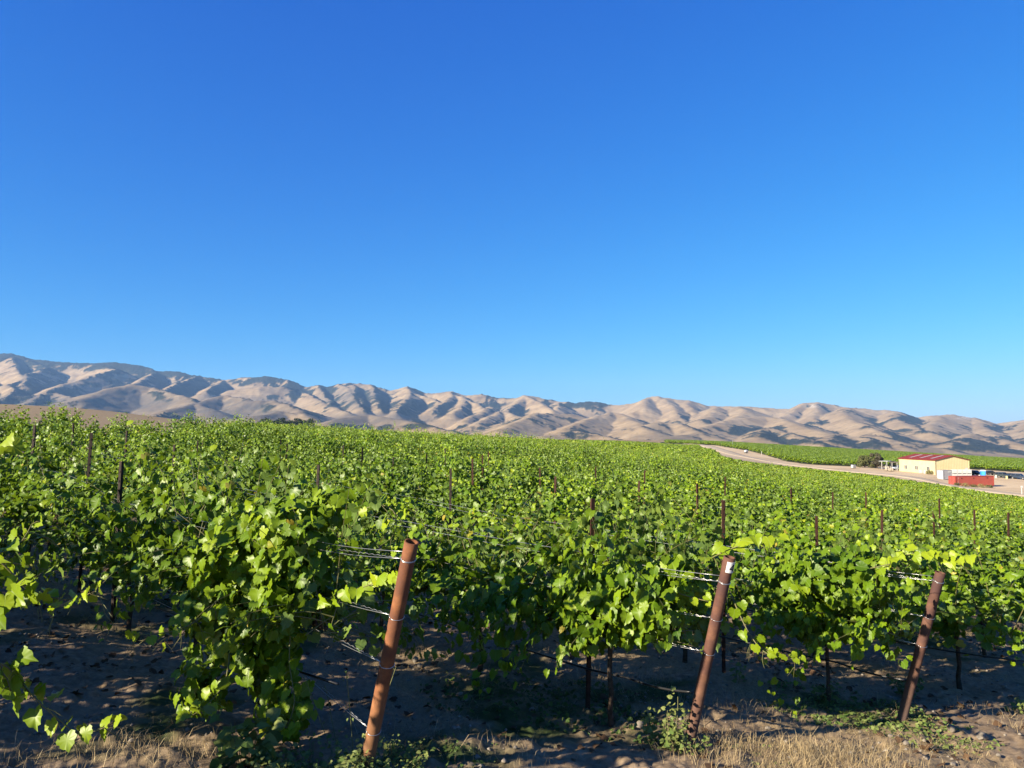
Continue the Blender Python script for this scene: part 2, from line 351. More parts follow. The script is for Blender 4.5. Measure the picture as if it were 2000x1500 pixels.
cr=[hnode(x,y) for x,y in CREST]
ridge(cr,.42,HZ,420)
for m,n in SP: ridge([hnode(x,y,.2 if m<=.42 else 0) for x,y in n],m*.85 if m<=.42 else m,HZ,330)
for _ in range(1):
    HZ[1:-1,1:-1]=(HZ[1:-1,1:-1]*2+HZ[:-2,1:-1]+HZ[2:,1:-1]+HZ[1:-1,:-2]+HZ[1:-1,2:])/6
rid=1-np.abs(fbm(HX/420,HY/800,3,71)*2-1); rid2=1-np.abs(fbm(HX/120,HY/260,3,73)*2-1)
rid3=1-np.abs(fbm(HX/48,HY/110,2,75)*2-1); amp=np.clip(HZ/220,0,1)
HZ=HZ+amp*(-13*(rid-.55)-11*(rid2-.55)-5*(rid3-.5))
HZ=VB+np.maximum(HZ,0)
PY=750-1502*np.tan(np.arctan2(HZ,D)-PITCH)     # height seen from the field: used to say where oak woods grow
gx=np.gradient(HZ,axis=1)/np.gradient(HX,axis=1); gy=np.gradient(HZ,axis=0)/26.0
conc=HZ-(np.roll(HZ,7,0)+np.roll(HZ,-7,0)+np.roll(HZ,9,1)+np.roll(HZ,-9,1))/4
asp=-gx*.9+gy*-.1                        # more woods plus painted-in shade on slopes facing right, away from the sun
nz=fbm(HX/330,HY/420,5,81); nf=fbm(HX/70,HY/95,4,83)
rise=np.clip(1-(PY-np.interp(U,cx_,cy_))/30.0,0,1)
left=np.clip((1080-U)/500,0,1)
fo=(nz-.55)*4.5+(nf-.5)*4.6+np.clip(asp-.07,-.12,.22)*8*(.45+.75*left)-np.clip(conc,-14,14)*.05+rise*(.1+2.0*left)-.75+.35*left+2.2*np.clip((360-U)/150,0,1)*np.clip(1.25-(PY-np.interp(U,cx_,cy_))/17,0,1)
for px,y,rx,ry,w in [(1150,788,75,9,2.4),(1180,812,26,5,2),(1340,828,34,6,1.6),(1380,823,22,6,1.6),(1510,848,62,13,2.2),(1560,862,40,7,2),(1610,826,34,5,2.6),(1635,860,50,10,2),(1700,868,60,10,1.8),(1690,833,20,4,1.8),(1770,842,40,6,1.8),(1780,818,40,9,1.5),(1930,866,75,13,2),(1870,880,90,8,1.2),(1585,828,12,4,2),(830,835,60,9,1.6),(700,790,60,22,1.2),(760,790,40,16,1.4),(640,765,40,10,.8),(1010,822,30,9,1),(40,712,60,10,1.6),(340,728,40,7,1.4),(250,715,50,9,1.5),(490,745,70,9,1.6),(1960,838,40,8,1.2),(1850,858,30,6,1.2),(1440,845,60,8,1.3)]:
    fo+=w*np.exp(-((U-px)/rx)**2-((PY-y)/ry)**2)
for px,y,rx,ry,w in [(1280,790,70,14,2),(1195,815,60,14,3),(1490,820,70,10,2),(1640,812,70,12,1.6),(100,735,60,14,1.6),(180,745,70,14,1.5),(800,775,35,8,1.6),(890,775,40,10,1.6),(1030,785,25,9,1.2),(1860,825,40,10,2),(260,765,60,12,1.5),(440,790,60,14,1.5),(385,745,40,8,1.4),(290,735,25,7,1.3),(540,765,45,7,1.3)]:
    fo-=w*np.exp(-((U-px)/rx)**2-((PY-y)/ry)**2)
for px,y,rx,ry in [(250,783,112,27),(450,800,120,24),(720,818,110,13),(549,812,50,12)]:
    m_=np.exp(-(((U-px)/rx)**2+((PY-y)/ry)**2)**2); fo=fo*(1-m_)-1.2*m_
for px,y,rx,ry,w in [(335,778,44,13,2.0),(300,764,22,8,1.5),(520,797,44,11,1.5),(470,781,16,7,1.2),(95,790,60,9,1.2),(650,800,26,9,1.2),(585,772,22,9,1.4)]:
    fo=fo+w*np.exp(-(((U-px)/rx)**2+((PY-y)/ry)**2)**2)*(-.35+2.4*fbm(HX/60,HY/90,4,131))
forest_and_shade=1/(1+np.exp(-fo*9))
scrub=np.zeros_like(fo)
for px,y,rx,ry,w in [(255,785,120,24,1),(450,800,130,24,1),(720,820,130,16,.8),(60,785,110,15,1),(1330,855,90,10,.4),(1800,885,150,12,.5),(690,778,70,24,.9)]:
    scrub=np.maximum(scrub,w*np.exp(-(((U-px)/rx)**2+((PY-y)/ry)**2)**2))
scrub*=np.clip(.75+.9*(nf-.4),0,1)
HZ=HZ+forest_and_shade*9*(fbm(HX/16,HY/26,2,88)-.1)         # oak crowns make the wooded parts bumpy
hm=mat("dry_grass_hills",(.4,.3,.18),1,0,.05); ha=attr(hm,"cover"); sp_=N(hm,'ShaderNodeSeparateColor'); L(hm,ha.outputs[0],sp_.inputs[0])
h1=tnoise(hm,.006,8,.65); h2=tnoise(hm,.03,5,.6)
gr=ramp(hm,h1,[(.28,(.15,.102,.054)),(.5,(.245,.176,.094)),(.72,(.34,.253,.142))])
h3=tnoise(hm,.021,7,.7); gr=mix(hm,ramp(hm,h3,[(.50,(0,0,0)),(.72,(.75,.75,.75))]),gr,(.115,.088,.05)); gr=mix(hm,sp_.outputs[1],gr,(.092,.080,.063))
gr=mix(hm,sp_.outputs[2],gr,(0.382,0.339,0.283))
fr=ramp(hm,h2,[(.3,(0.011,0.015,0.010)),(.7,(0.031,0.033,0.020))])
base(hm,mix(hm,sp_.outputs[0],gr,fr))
rockm=np.zeros_like(fo)
for px,y,rx,ry in [(1590,793,17,3.0),(1880,815,18,4)]:
    rockm=np.maximum(rockm,np.exp(-((U-px)/rx)**2-((PY-y)/ry)**2)*np.clip((fbm(HX/24,HY/40,3,99)-.45)*8,0,1))
V=np.stack([HX.ravel(),HY.ravel(),HZ.ravel()],1); idx=np.arange(V.shape[0]).reshape(HX.shape)
q=np.stack([idx[:-1,:-1],idx[:-1,1:],idx[1:,1:],idx[1:,:-1]],-1).reshape(-1,4)
me=mesh("hills",V,q,hm,{"cover":np.stack([forest_and_shade.ravel(),scrub.ravel(),rockm.ravel()],1)},True)
tag(obj("hills",me),kind='structure')
# ---------------------------------------------------------------- grapevines
lm=mat("vine_leaf",(.1,.2,.03),.42,0,.25)
la=attr(lm,"tint"); sepl=N(lm,'ShaderNodeSeparateColor'); L(lm,la.outputs[0],sepl.inputs[0])
oi=N(lm,'ShaderNodeObjectInfo')
lcol=ramp(lm,sepl.outputs[0],[(0,(0.038,0.081,0.0056)),(.35,(0.090,0.150,0.0056)),(.7,(0.162,0.225,0.0072)),(.93,(0.245,0.290,0.0120)),(1,(0.284,0.210,0.0280))])
lvar=mix(lm,oi.outputs['Random'],(.74,.84,.8),(1.12,1.16,1.0)); lcol=mix(lm,1.0,lcol,lvar,'MULTIPLY')
geo=N(lm,'ShaderNodeNewGeometry'); under=mix(lm,.45,lcol,(0.110,0.155,0.065)); lc2=mix(lm,geo.outputs['Backfacing'],lcol,under)
# veins: paler midrib and side ribs, from the leaf's own coordinates (g across, b along)
v1=N(lm,'ShaderNodeMath',operation='ABSOLUTE'); m1=N(lm,'ShaderNodeMath',operation='SUBTRACT'); m1.inputs[1].default_value=.5; L(lm,sepl.outputs[1],m1.inputs[0]); L(lm,m1.outputs[0],v1.inputs[0])
v2=N(lm,'ShaderNodeMapRange'); v2.inputs[1].default_value=.0; v2.inputs[2].default_value=.035; v2.inputs[3].default_value=.5; v2.inputs[4].default_value=0; L(lm,v1.outputs[0],v2.inputs[0])
lc2=mix(lm,v2.outputs[0],lc2,(0.194,0.259,0.065))
base(lm,lc2)
tr=N(lm,'ShaderNodeBsdfTranslucent'); tcol=mix(lm,.55,lcol,(0.194,0.284,0.013)); L(lm,tcol,tr.inputs[0])
ms=N(lm,'ShaderNodeMixShader'); ms.inputs[0].default_value=.28; P_=lm.node_tree.nodes['Principled BSDF']; L(lm,P_.outputs[0],ms.inputs[1]); L(lm,tr.outputs[0],ms.inputs[2])
L(lm,ms.outputs[0],[n for n in lm.node_tree.nodes if n.type=='OUTPUT_MATERIAL'][0].inputs[0])
wood=speckled("vine_bark",(0.032,0.021,0.014),(0.090,0.065,0.045),30,.95,0,.1,.6)
cane=speckled("green_cane",(0.090,0.110,0.032),(0.142,0.110,0.045),20,.6,0,.3)
_half=[(.10,-.11),(.27,-.17),(.42,-.05),(.44,.09),(.53,.22),(.48,.41),(.39,.45),(.36,.61),(.25,.74),(.13,.77),(.06,.89)]
OUT=np.array([(0,0.02)]+_half+[(0,.98)]+[(-x,y) for x,y in _half[::-1]]); 
def leaf_template(out,cen=(0,.3)):
    P=np.vstack([[cen],out]); n=len(out); F=np.array([(0,i+1,(i+1)%n+1) for i in range(n)])
    return P,F
LT=[leaf_template(OUT), leaf_template(np.array([(0,0),(.3,-.16),(.5,.2),(.33,.6),(0,.95),(-.33,.6),(-.5,.2),(-.3,-.16)])), leaf_template(np.array([(.42,-.05),(.40,.55),(0,.95),(-.40,.55),(-.42,-.05)]))]
def unit(v): return v/np.maximum(np.linalg.norm(v,axis=-1,keepdims=True),1e-9)
def leaves(pos,nor,tip,size,tint,rng,lod=0):
    """many leaves in one go: stalk points, upper-side normals, tip directions"""
    P,F=LT[lod]; n=len(pos); nor=unit(nor); tip=unit(tip-nor*np.sum(tip*nor,1,keepdims=True)); b=np.cross(tip,nor)
    x=P[:,0][None]; y=P[:,1][None]
    fold=rng.uniform(-.3,.6,(n,1)); droop=rng.uniform(-.15,.75,(n,1)); tw=rng.uniform(-.25,.25,(n,1)); wav=rng.uniform(0,6.28,(n,1))
    z=fold*np.abs(x)-droop*(y-.15)**2+tw*x*y+.045*np.sin(wav+9*np.arctan2(x,y-.3))*(np.hypot(x,y-.3)>.2)
    asp=rng.uniform(.9,1.15,(n,1))
    V=pos[:,None]+size[:,None,None]*((x*asp)[...,None]*b[:,None]+(y+0*x)[...,None]*tip[:,None]*1.0+z[...,None]*nor[:,None])
    k=len(P); FF=(F[None]+(np.arange(n)*k)[:,None,None]).reshape(-1,3)
    T=np.stack([np.repeat(tint,k),np.tile(P[:,0]*.9+.5,n),np.tile(P[:,1],n)],1)
    return V.reshape(-1,3),FF,T
def shoot_path(p,d,L_,rng,grav,step=.05,wob=.25):
    P=[p.copy()]; d=d/np.linalg.norm(d)
    for i in range(int(L_/step)):
        d=d+np.array([rng.normal(0,wob),rng.normal(0,wob),rng.normal(0,wob*.6)])*step*2.2+np.array([0,0,-grav])*step
        d/=np.linalg.norm(d); p=p+d*step; P.append(p.copy())
    return np.array(P)
def vine_parts(seed,nsh=30,lod=0,half=.9,dens=1.0,top=1.0):
    rng=np.random.default_rng(seed); pos=[];nor=[];tip=[];siz=[];tin=[];paths=[]
    for s in range(nsh):
        x0=rng.uniform(-half,half); side=rng.choice([-1,1]); kind=rng.random()
        p=np.array([x0,rng.normal(0,.05),.80+rng.normal(0,.03)])
        if kind<.5:   d=np.array([rng.normal(0,.3),side*rng.uniform(.02,.5),1.0]); Ls=rng.uniform(.55,1.25)*top; g=rng.uniform(.3,1.25)
        elif kind<.86: d=np.array([rng.normal(0,.4),side*rng.uniform(.7,1.2),.75]); Ls=rng.uniform(.6,1.2); g=rng.uniform(1.0,2.6)
        else:         d=np.array([rng.normal(0,.5),side*rng.uniform(.4,.9),-.05]); Ls=rng.uniform(.3,.6); g=.9
        P=shoot_path(p,d,Ls,rng,g); paths.append(P); n=len(P)
        for i in np.arange(1,n,.62):
            i=int(i)
            if rng.random()>.95*dens: continue
            u=i/n; a=rng.uniform(0,6.28); r=rng.uniform(.03,.13)
            off=np.array([math.cos(a)*r,math.sin(a)*r+.05*np.sign(P[i][1]+1e-6),rng.uniform(-.05,.06)])
            q=P[i]+off
            if rng.random()>np.clip((float(fbm(np.array([q[0]*2.3+seed]),np.array([q[2]*2.3+q[1]*1.6]),2,seed))-.30)*6,.2,1): continue
            outw=np.array([0.25*rng.normal(),np.sign(q[1]+.02*rng.normal())*(.35+abs(q[1])*1.5),0.0])
            nn=outw+np.array([0,0,.35+.55*max(0,q[2]-.95)])+rng.normal(0,.58,3)
            tt=outw*.55+np.array([0,0,-.75])+rng.normal(0,.4,3)
            young=max(0,(u-.72)/.28)
            pos.append(q); nor.append(nn); tip.append(tt); siz.append(rng.uniform(.056,.102)*(1-.5*young))
            tin.append(np.clip(rng.normal(.36,.15)+.42*young+(.35 if rng.random()<.03 else 0),0,1))
    a=[np.array(v) for v in(pos,nor,tip,siz,tin)]
    return a,paths,rng
def ok_mesh(name,arr,rng,lod):
    V,F,T=leaves(*arr,rng,lod); return mesh(name,V,F,lm,{"tint":T},lod==0)
def cane_mesh(paths,r=.0042,n=4):
    mb=MB()
    for P in paths: mb.tube(P[::2],[r*(1-.6*i/max(1,len(P[::2])-1)) for i in range(len(P[::2]))],n,0,False)
    return mesh("canes",mb.V,mb.F,cane)
def trunk_mesh(seed,half=.78):
    rng=np.random.default_rng(seed+500); mb=MB()
    z=np.linspace(-.12,.78,8); off=np.cumsum(rng.normal(0,.012,(8,2)),0)
    pts=[(o[0],o[1],h) for o,h in zip(off,z)]
    mb.tube(pts,[.03,.026,.022,.02,.0195,.02,.022,.028],8)
    for sgn in(-1,1):
        cp=[pts[-1]]+[(sgn*x+off[-1][0]*(1-x/half),rng.normal(0,.012),.80+rng.normal(0,.012)) for x in np.linspace(.1,half,6)]
        mb.tube(cp,[.027,.025,.022,.02,.018,.016,.013],7)
        for x in np.linspace(.12,half-.06,7): mb.tube([(sgn*x,0,.8),(sgn*x+.01,rng.normal(0,.02),.87)],[.013,.008],6)
    return mesh("vine_trunk",mb.V,mb.F,wood,None,True)
NV=14; KITS=[]
for s in range(NV):
    arr,paths,rg=vine_parts(100+s,nsh=56,top=[1,.9,1.08,1.0][s%4])
    KITS.append((ok_mesh("foliage",arr,rg,0),cane_mesh(paths),trunk_mesh(s)))
KITM=[]
for s in range(8):
    arr,paths,rg=vine_parts(300+s,nsh=54,top=[1,.92,1.05,1.0][s%4]); KITM.append((ok_mesh("foliage",arr,rg,1),None,trunk_mesh(40+s)))
# where every vine stands
VSP=1.5; rows=[]
for k in range(-8,210):
    e=row_end(k)
    for j in range(0,330):
        t={1:.95,2:.6,3:.65}.get(k,.85+.5*math.sin(k*2.3))+j*VSP; p=e+t*ROW; rows.append((k,j,p[0],p[1]))
RW=np.array(rows); ok=in_field(RW[:,2],RW[:,3]); RW=RW[ok]
sx=RW[:,2]/np.maximum(RW[:,3],.2); dist=np.hypot(RW[:,2],RW[:,3])
ok=(np.abs(sx)<.80)|((RW[:,0]==0)&(RW[:,1]<9))|((RW[:,0]==-1)&(RW[:,1]<5)); RW=RW[ok]; dist=dist[ok]
RZ=ground_z(RW[:,2],RW[:,3])
# leave out what the crest hides completely
elev=(RZ+1.7)/RW[:,3]; pxr=1000+1502*RW[:,2]/RW[:,3]; order=np.argsort(dist); hid=np.zeros(len(RW),bool); skyl=np.full(80,-9.0)
for i in order:
    b=int(np.clip((pxr[i]+200)/30,0,79))
    if elev[i]<skyl[b]-.006 and dist[i]>30: hid[i]=True
    skyl[b]=max(skyl[b],(RZ[i]+1.15)/RW[i,3])
RW=RW[~hid]; RZ=RZ[~hid]; dist=dist[~hid]; order=np.argsort(dist)
NEAR=298
ROWNAME={-1:"first row left of the view's edge row",0:"row leaving the view at its left edge",1:"row of the orange end post",2:"row of the white-tagged end post",3:"row of the dark end post under yellow shoots"}
def ordinal(n):
    w=["first","second","third","fourth","fifth","sixth","seventh","eighth","ninth","tenth","eleventh","twelfth"]
    if n<=12: return w[n-1]
    return f"{n}th" if n not in(21,22,23,31,32,33) else f"{n}{ {1:'st',2:'nd',3:'rd'}[n%10]}"
def row_phrase(k):
    if k in ROWNAME: return ROWNAME[k]
    return f"{ordinal(k-2)} row behind the white-tagged post's row"
def place_vine(i,rank):
    k,j,x,y=RW[i]; k=int(k); j=int(j); r_=random.Random(int(k*1000+j)); near=dist[i]<17
    kit=(KITS if near else KITM)[r_.randrange(NV if near else 8)]
    lab=f"leafy grapevine, {ordinal(j+1)} plant along the {row_phrase(k)}"
    root=empty("grapevine",(x+r_.uniform(-.03,.03),y,RZ[i]),math.atan2(ROW[1],ROW[0])+(math.pi if r_.random()<.5 else 0)+r_.uniform(-.04,.04),lab,"grapevine","grapevines growing in rows on the trellis")
    sc=r_.uniform(.80,.93)*(.84+.32*float(fbm(np.array([x/4.5]),np.array([y/4.5]),2,33)[0])); root.scale=(.68 if (k in(1,2,3) and j==0) else 1.02,r_.uniform(.88,1.15),sc)
    o=obj("foliage",kit[0],root); 
    if kit[1] is not None and dist[i]<11: obj("canes",kit[1],root)
    if dist[i]<13: obj("vine_trunk",kit[2],root)
    return root
VINES={}
for rank,i in enumerate(order[:NEAR]): VINES[(int(RW[i,0]),int(RW[i,1]))]=place_vine(i,rank)
# the rest of the vineyard, past the first three hundred vines: one mass
def scatter(name,pts,rot,scl,kits,label,cat='vineyard'):
    me=bpy.data.meshes.new(name); me.vertices.add(len(pts)); me.vertices.foreach_set('co',np.asarray(pts,np.float32).ravel())
    for a,v in(("rz",rot),("sc",scl)):
        q=me.attributes.new(a,'FLOAT','POINT'); q.data.foreach_set('value',np.asarray(v,np.float32))
    q=me.attributes.new("pick",'INT','POINT'); q.data.foreach_set('value',np.arange(len(pts),dtype=np.int32)*7919%len(kits))
    o=obj(name,me); tag(o,label,None,None,'stuff')
    src=bpy.data.collections.new(name+"_kinds")
    for i,m in enumerate(kits): src.objects.link(bpy.data.objects.new(f"{name}_kind",m))
    g=bpy.data.node_groups.new(name,'GeometryNodeTree'); g.interface.new_socket("Geometry",in_out='INPUT',socket_type='NodeSocketGeometry'); g.interface.new_socket("Geometry",in_out='OUTPUT',socket_type='NodeSocketGeometry')
    n=g.nodes; gi=n.new('NodeGroupInput'); go=n.new('NodeGroupOutput'); iop=n.new('GeometryNodeInstanceOnPoints'); ci=n.new('GeometryNodeCollectionInfo')
    ci.inputs['Collection'].default_value=src; ci.inputs['Separate Children'].default_value=True; ci.inputs['Reset Children'].default_value=True
    def na(nm,t): a=n.new('GeometryNodeInputNamedAttribute'); a.data_type=t; a.inputs[0].default_value=nm; return a.outputs[0]
    cx=n.new('ShaderNodeCombineXYZ'); g.links.new(na("rz",'FLOAT'),cx.inputs[2])
    er=n.new('FunctionNodeEulerToRotation'); g.links.new(cx.outputs[0],er.inputs[0])
    iop.inputs['Pick Instance'].default_value=True
    g.links.new(gi.outputs[0],iop.inputs['Points']); g.links.new(ci.outputs[0],iop.inputs['Instance']); g.links.new(na("pick",'INT'),iop.inputs['Instance Index']); g.links.new(er.outputs[0],iop.inputs['Rotation']); g.links.new(na("sc",'FLOAT'),iop.inputs['Scale'])
    g.links.new(iop.outputs[0],go.inputs[0]); md=o.modifiers.new("spread",'NODES'); md.node_group=g
    return o
rest=order[NEAR:]; rd=dist[rest]; rowa=math.atan2(ROW[1],ROW[0]); rr=np.random.default_rng(9)
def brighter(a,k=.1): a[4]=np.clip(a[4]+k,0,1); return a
KMID=[ok_mesh("mid_vine",brighter(vine_parts(500+s,nsh=34)[0]),np.random.default_rng(s),2) for s in range(6)]
def far_vine(seed,n=190,half=.9,h=1.45,size=(.16,.26)):
    rng=np.random.default_rng(seed); pos=np.stack([rng.uniform(-half,half,n),rng.normal(0,.26,n),.55+(h-.5)*rng.random(n)**.75],1)
    out=np.stack([rng.normal(0,.3,n),np.sign(pos[:,1])*rng.uniform(.2,1,n),rng.uniform(.2,1,n)],1)
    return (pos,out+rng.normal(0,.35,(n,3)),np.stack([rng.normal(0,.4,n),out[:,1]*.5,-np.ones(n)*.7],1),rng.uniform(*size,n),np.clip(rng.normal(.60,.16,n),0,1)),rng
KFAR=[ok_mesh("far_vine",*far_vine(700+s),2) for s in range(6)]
m=rd<75; pz=np.c_[RW[rest][:,2:4],RZ[rest]]
flip=np.where(rr.random(len(rest))<.5,math.pi,0)+rowa+rr.normal(0,.04,len(rest)); sc=rr.uniform(.80,.96,len(rest))*(.78+.44*fbm(pz[:,0]/7,pz[:,1]/7,3,34))
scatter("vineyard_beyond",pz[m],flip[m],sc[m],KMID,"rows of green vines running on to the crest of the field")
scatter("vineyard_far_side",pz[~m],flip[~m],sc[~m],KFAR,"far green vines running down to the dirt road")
# the block across the road
fx=[];v=np.array([1,.16]); v/=np.linalg.norm(v); w=np.array([-v[1],v[0]])
for a in np.arange(-50,260,2.6):
    for b in np.arange(-60,560,1.7): fx.append(np.array([60,300])+a*w*1.4+b*v)
fx=np.array(fx); fx=fx[in_far(fx[:,0],fx[:,1])]; s_=fx[:,0]/fx[:,1]; fx=fx[(s_<.80)&(s_>.2)]
# a grassy lane parts the block
ln=fx@w; lane=np.abs(ln-(np.array([150.,392.])@w+0))<5; lane2=np.abs(ln-(np.array([300.,560.])@w))<4; fx=fx[~(lane|lane2)]
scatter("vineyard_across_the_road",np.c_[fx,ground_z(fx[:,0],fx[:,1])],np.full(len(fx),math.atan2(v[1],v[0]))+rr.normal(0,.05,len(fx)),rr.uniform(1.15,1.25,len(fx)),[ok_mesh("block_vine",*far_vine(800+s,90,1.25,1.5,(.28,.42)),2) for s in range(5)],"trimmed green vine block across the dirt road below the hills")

# ---------------------------------------------------------------- end posts, line posts, wires
rust=mat("rusty_pipe",(.3,.12,.05),.82,0,.25); r1=tnoise(rust,9,7,.65); r2=tnoise(rust,45,4,.6); r3=tnoise(rust,2.2,3,.5)
rc=ramp(rust,r1,[(.28,(.05,.024,.016)),(.5,(.098,.047,.026)),(.72,(.155,.078,.042))]); rbig=tnoise(rust,3.2,6,.7); rc=mix(rust,ramp(rust,rbig,[(.40,(0,0,0)),(.6,(.9,.9,.9))]),rc,(.055,.028,.024)); rc=mix(rust,ramp(rust,r2,[(.55,(0,0,0)),(.75,(0.406,0.406,0.406))]),rc,(0.068,0.033,0.024))
roi=N(rust,'ShaderNodeObjectInfo'); tint=ramp(rust,roi.outputs['Color'],[(0,(.75,.75,.85)),(1,(1.05,1,1))]); 
gpos=N(rust,'ShaderNodeTexCoord'); gsep=N(rust,'ShaderNodeSeparateXYZ'); L(rust,gpos.outputs['Object'],gsep.inputs[0]); mr=N(rust,'ShaderNodeMapRange'); mr.inputs[1].default_value=.05; mr.inputs[2].default_value=.5; mr.inputs[3].default_value=.8; mr.inputs[4].default_value=0; L(rust,gsep.outputs[2],mr.inputs[0])
mu=N(rust,'ShaderNodeMath',operation='MULTIPLY'); L(rust,mr.outputs[0],mu.inputs[0]); L(rust,r3,mu.inputs[1]); rc=mix(rust,mu.outputs[0],rc,(.15,.115,.085))
mm=N(rust,'ShaderNodeMix',data_type='RGBA',blend_type='MULTIPLY'); mm.inputs[0].default_value=1; L(rust,rc,mm.inputs[6]); L(rust,roi.outputs['Color'],mm.inputs[7]); base(rust,mm.outputs[2]); bump(rust,rbig,.6,.01)
darkst=speckled("dark_steel",(0.009,0.006,0.005),(0.030,0.018,0.012),25,.75,.2,.3)
galv=mat("galvanised_wire",(0.420,0.420,0.420),.35,.85,.5); galv2=mat("white_tag",(0.542,0.542,0.528),.5); blk=mat("black_paint",(0.008,0.008,0.009),.5); hose=mat("black_hose",(0.014,0.014,0.015),.3,0,.5)
TIE=[-.0,0]
ENDP={}
def end_post(k,bpx,bpy_,d,tpx,tpy,dia,col,label):
    b=at(bpx,bpy_,d); g=gz_fine(b[0],b[1])[0]; b[2]=g
    s,e=ray(tpx,tpy); out=-ROW
    kk=(s*b[1]-b[0])/(out[0]-s*out[1]); top=np.array([b[0]+kk*out[0],b[1]+kk*out[1],0]); top[2]=e*top[1]
    root=empty("pipe_post",tuple(b),0,label,"end post","leaning pipe end posts of the trellis rows")
    v=top-b; Ln=np.linalg.norm(v); ax=v/Ln
    mb=MB(); n=24; a1=np.cross(ax,(0,0,1.)); a1/=np.linalg.norm(a1); a2=np.cross(ax,a1); R=dia/2; Ri=R-.006
    hs_=[-.25]+list(np.linspace(0,Ln,14)); V=[];F=[]
    rg=np.random.default_rng(k)
    for r_ in hs_:
        for j in range(n):
            w=2*math.pi*j/n; V.append(ax*r_+R*(math.cos(w)*a1+math.sin(w)*a2)*(1+rg.normal(0,.006)))
    nr_=len(hs_)
    for j in range(n): w=2*math.pi*j/n; V.append(ax*(Ln+.001)+Ri*(math.cos(w)*a1+math.sin(w)*a2))
    for j in range(n): w=2*math.pi*j/n; V.append(ax*(Ln-.3)+Ri*(math.cos(w)*a1+math.sin(w)*a2))
    for i in range(nr_+1):
        for j in range(n): F.append((i*n+j,i*n+(j+1)%n,(i+1)*n+(j+1)%n,(i+1)*n+j))
    mb.add(V,F); o=mb.build("pipe",rust,root,True); o.color=(*col,1)
    me=o.data; me.polygons.foreach_set('use_smooth',np.array([i<n*(nr_-1) for i in range(len(F))],bool))
    ENDP[k]=(b,top,ax,R,root,a1,a2,Ln); return root
P1=end_post(1,715,1496,4.25,804,1058,.074,(1.8,1.45,1.0),"bright orange rusty pipe end post leaning above the green weed clump")
P2=end_post(2,1345,1460,5.2,1425,1088,.073,(1.1,1.02,1.05),"rusty pipe end post with a white number tag at its top")
P3=end_post(3,1762,1412,6.2,1837,1118,.073,(1.02,1.0,1.08),"darker rusty pipe end post standing in the weed mat under yellow shoots")
def loop(k,f,turns=1):
    b,top,ax,R,root,a1,a2,Ln=ENDP[k]; mb=MB(); P=[]
    for i in range(25*turns+1):
        w=2*math.pi*i/25; P.append(ax*(Ln*f+.004*i/25-.004*math.cos(w))+(R+.002)*(math.cos(w)*a1+math.sin(w)*a2))
    mb.tube(P,.0019,5); mb.build("wire_loop",galv,root,True)
# the white tag with its number
b,top,ax,R,root,a1,a2,Ln=ENDP[2]
toc=-(b+ax*Ln); toc-=ax*(toc@ax); toc/=np.linalg.norm(toc); rightv=np.cross(ax,toc); rightv*=1 if rightv[0]>0 else -1
def on_pipe(arc,h,lift): # arc in metres round the pipe from the side facing the view, h metres down from the top
    w=arc/R; return ax*(Ln-h)+(R+lift)*(math.cos(w)*toc+math.sin(w)*rightv)
mb=MB(); V=[];F=[]
for lift in(.0015,.004):
    for h in(.022,.092):
        for i in range(13): V.append(on_pipe(-.006+.072*i/12,h,lift))
for i in range(12):
    F+= [(26+i,26+i+1,39+i+1,39+i),(i,13+i,13+i+1,i+1),(i,i+1,26+i+1,26+i),(13+i,39+i,39+i+1,13+i+1)]
F+=[(0,26,39,13),(12,25,51,38)]
mb.add(V,F); tg=mb.build("number_tag",galv2,root); tg['label']="white number tag reading 4"
mb=MB()
def stroke(p,q,w_=.0045):
    n=6; V=[]; d=np.array(q)-np.array(p); nn_=np.array([-d[1],d[0]])/np.linalg.norm(d)*w_
    for i in range(n+1):
        c=np.array(p)+d*i/n
        for sg in(-1,1): V.append(on_pipe(c[0]+nn_[0]*sg,c[1]+nn_[1]*sg,.0052))
    mb.add(V,[(2*i,2*i+1,2*i+3,2*i+2) for i in range(n)])
stroke((.036,.036),(.036,.080)); stroke((.0345,.036),(.016,.066),.0036); stroke((.014,.067),(.044,.067),.0036)
mb.build("digit",blk,tg)
def rowz(k,t,h):
    p=row_end(k)+t*ROW if k not in ENDP else ENDP[k][0][:2]+t*ROW
    return np.array([p[0],p[1],gz(p[0],p[1])+h])
def wire(k,f,h,Lw,name,label,cat,m,r,group,lead=.9,twist=True,shift=0.0):
    b,top,ax,R,root,a1,a2,Ln=ENDP[k]; st=b+ax*Ln*f; st=st+np.array([*ROW,0])*R*.9+np.array([0,0,shift])
    P=[st]; n=int(Lw/.35)
    tgt=rowz(k,lead,h)
    for i in range(1,9): 
        u=i/8; P.append(st+(tgt-st)*u+np.array([0,0,-.02*math.sin(u*math.pi)]))
    for i in range(1,n): P.append(rowz(k,lead+i*.35,h-.008*math.sin(i*.7)))
    mb=MB(); mb.tube(P,r,6)
    if twist:
        Q=[]
        for i in range(40):
            u=i/39*.55; c=st+(tgt-st)*u; w=i*1.9; Q.append(c+np.array([0,.003*math.cos(w),.003*math.sin(w)]))
        mb.tube(Q,.0013,5)
    o=mb.build(name,m,None,True); tag(o,label,cat,group); return o
WH={1:[(.925,1.13),(.68,.88),(.47,.70),(.17,.42)],2:[(.87,1.16),(.68,.90),(.50,.70)],3:[(.94,1.16),(.70,.92),(.51,.72)]}
WN={1:"orange",2:"white-tagged",3:"dark"}
NM=["top","second","third","lowest"]
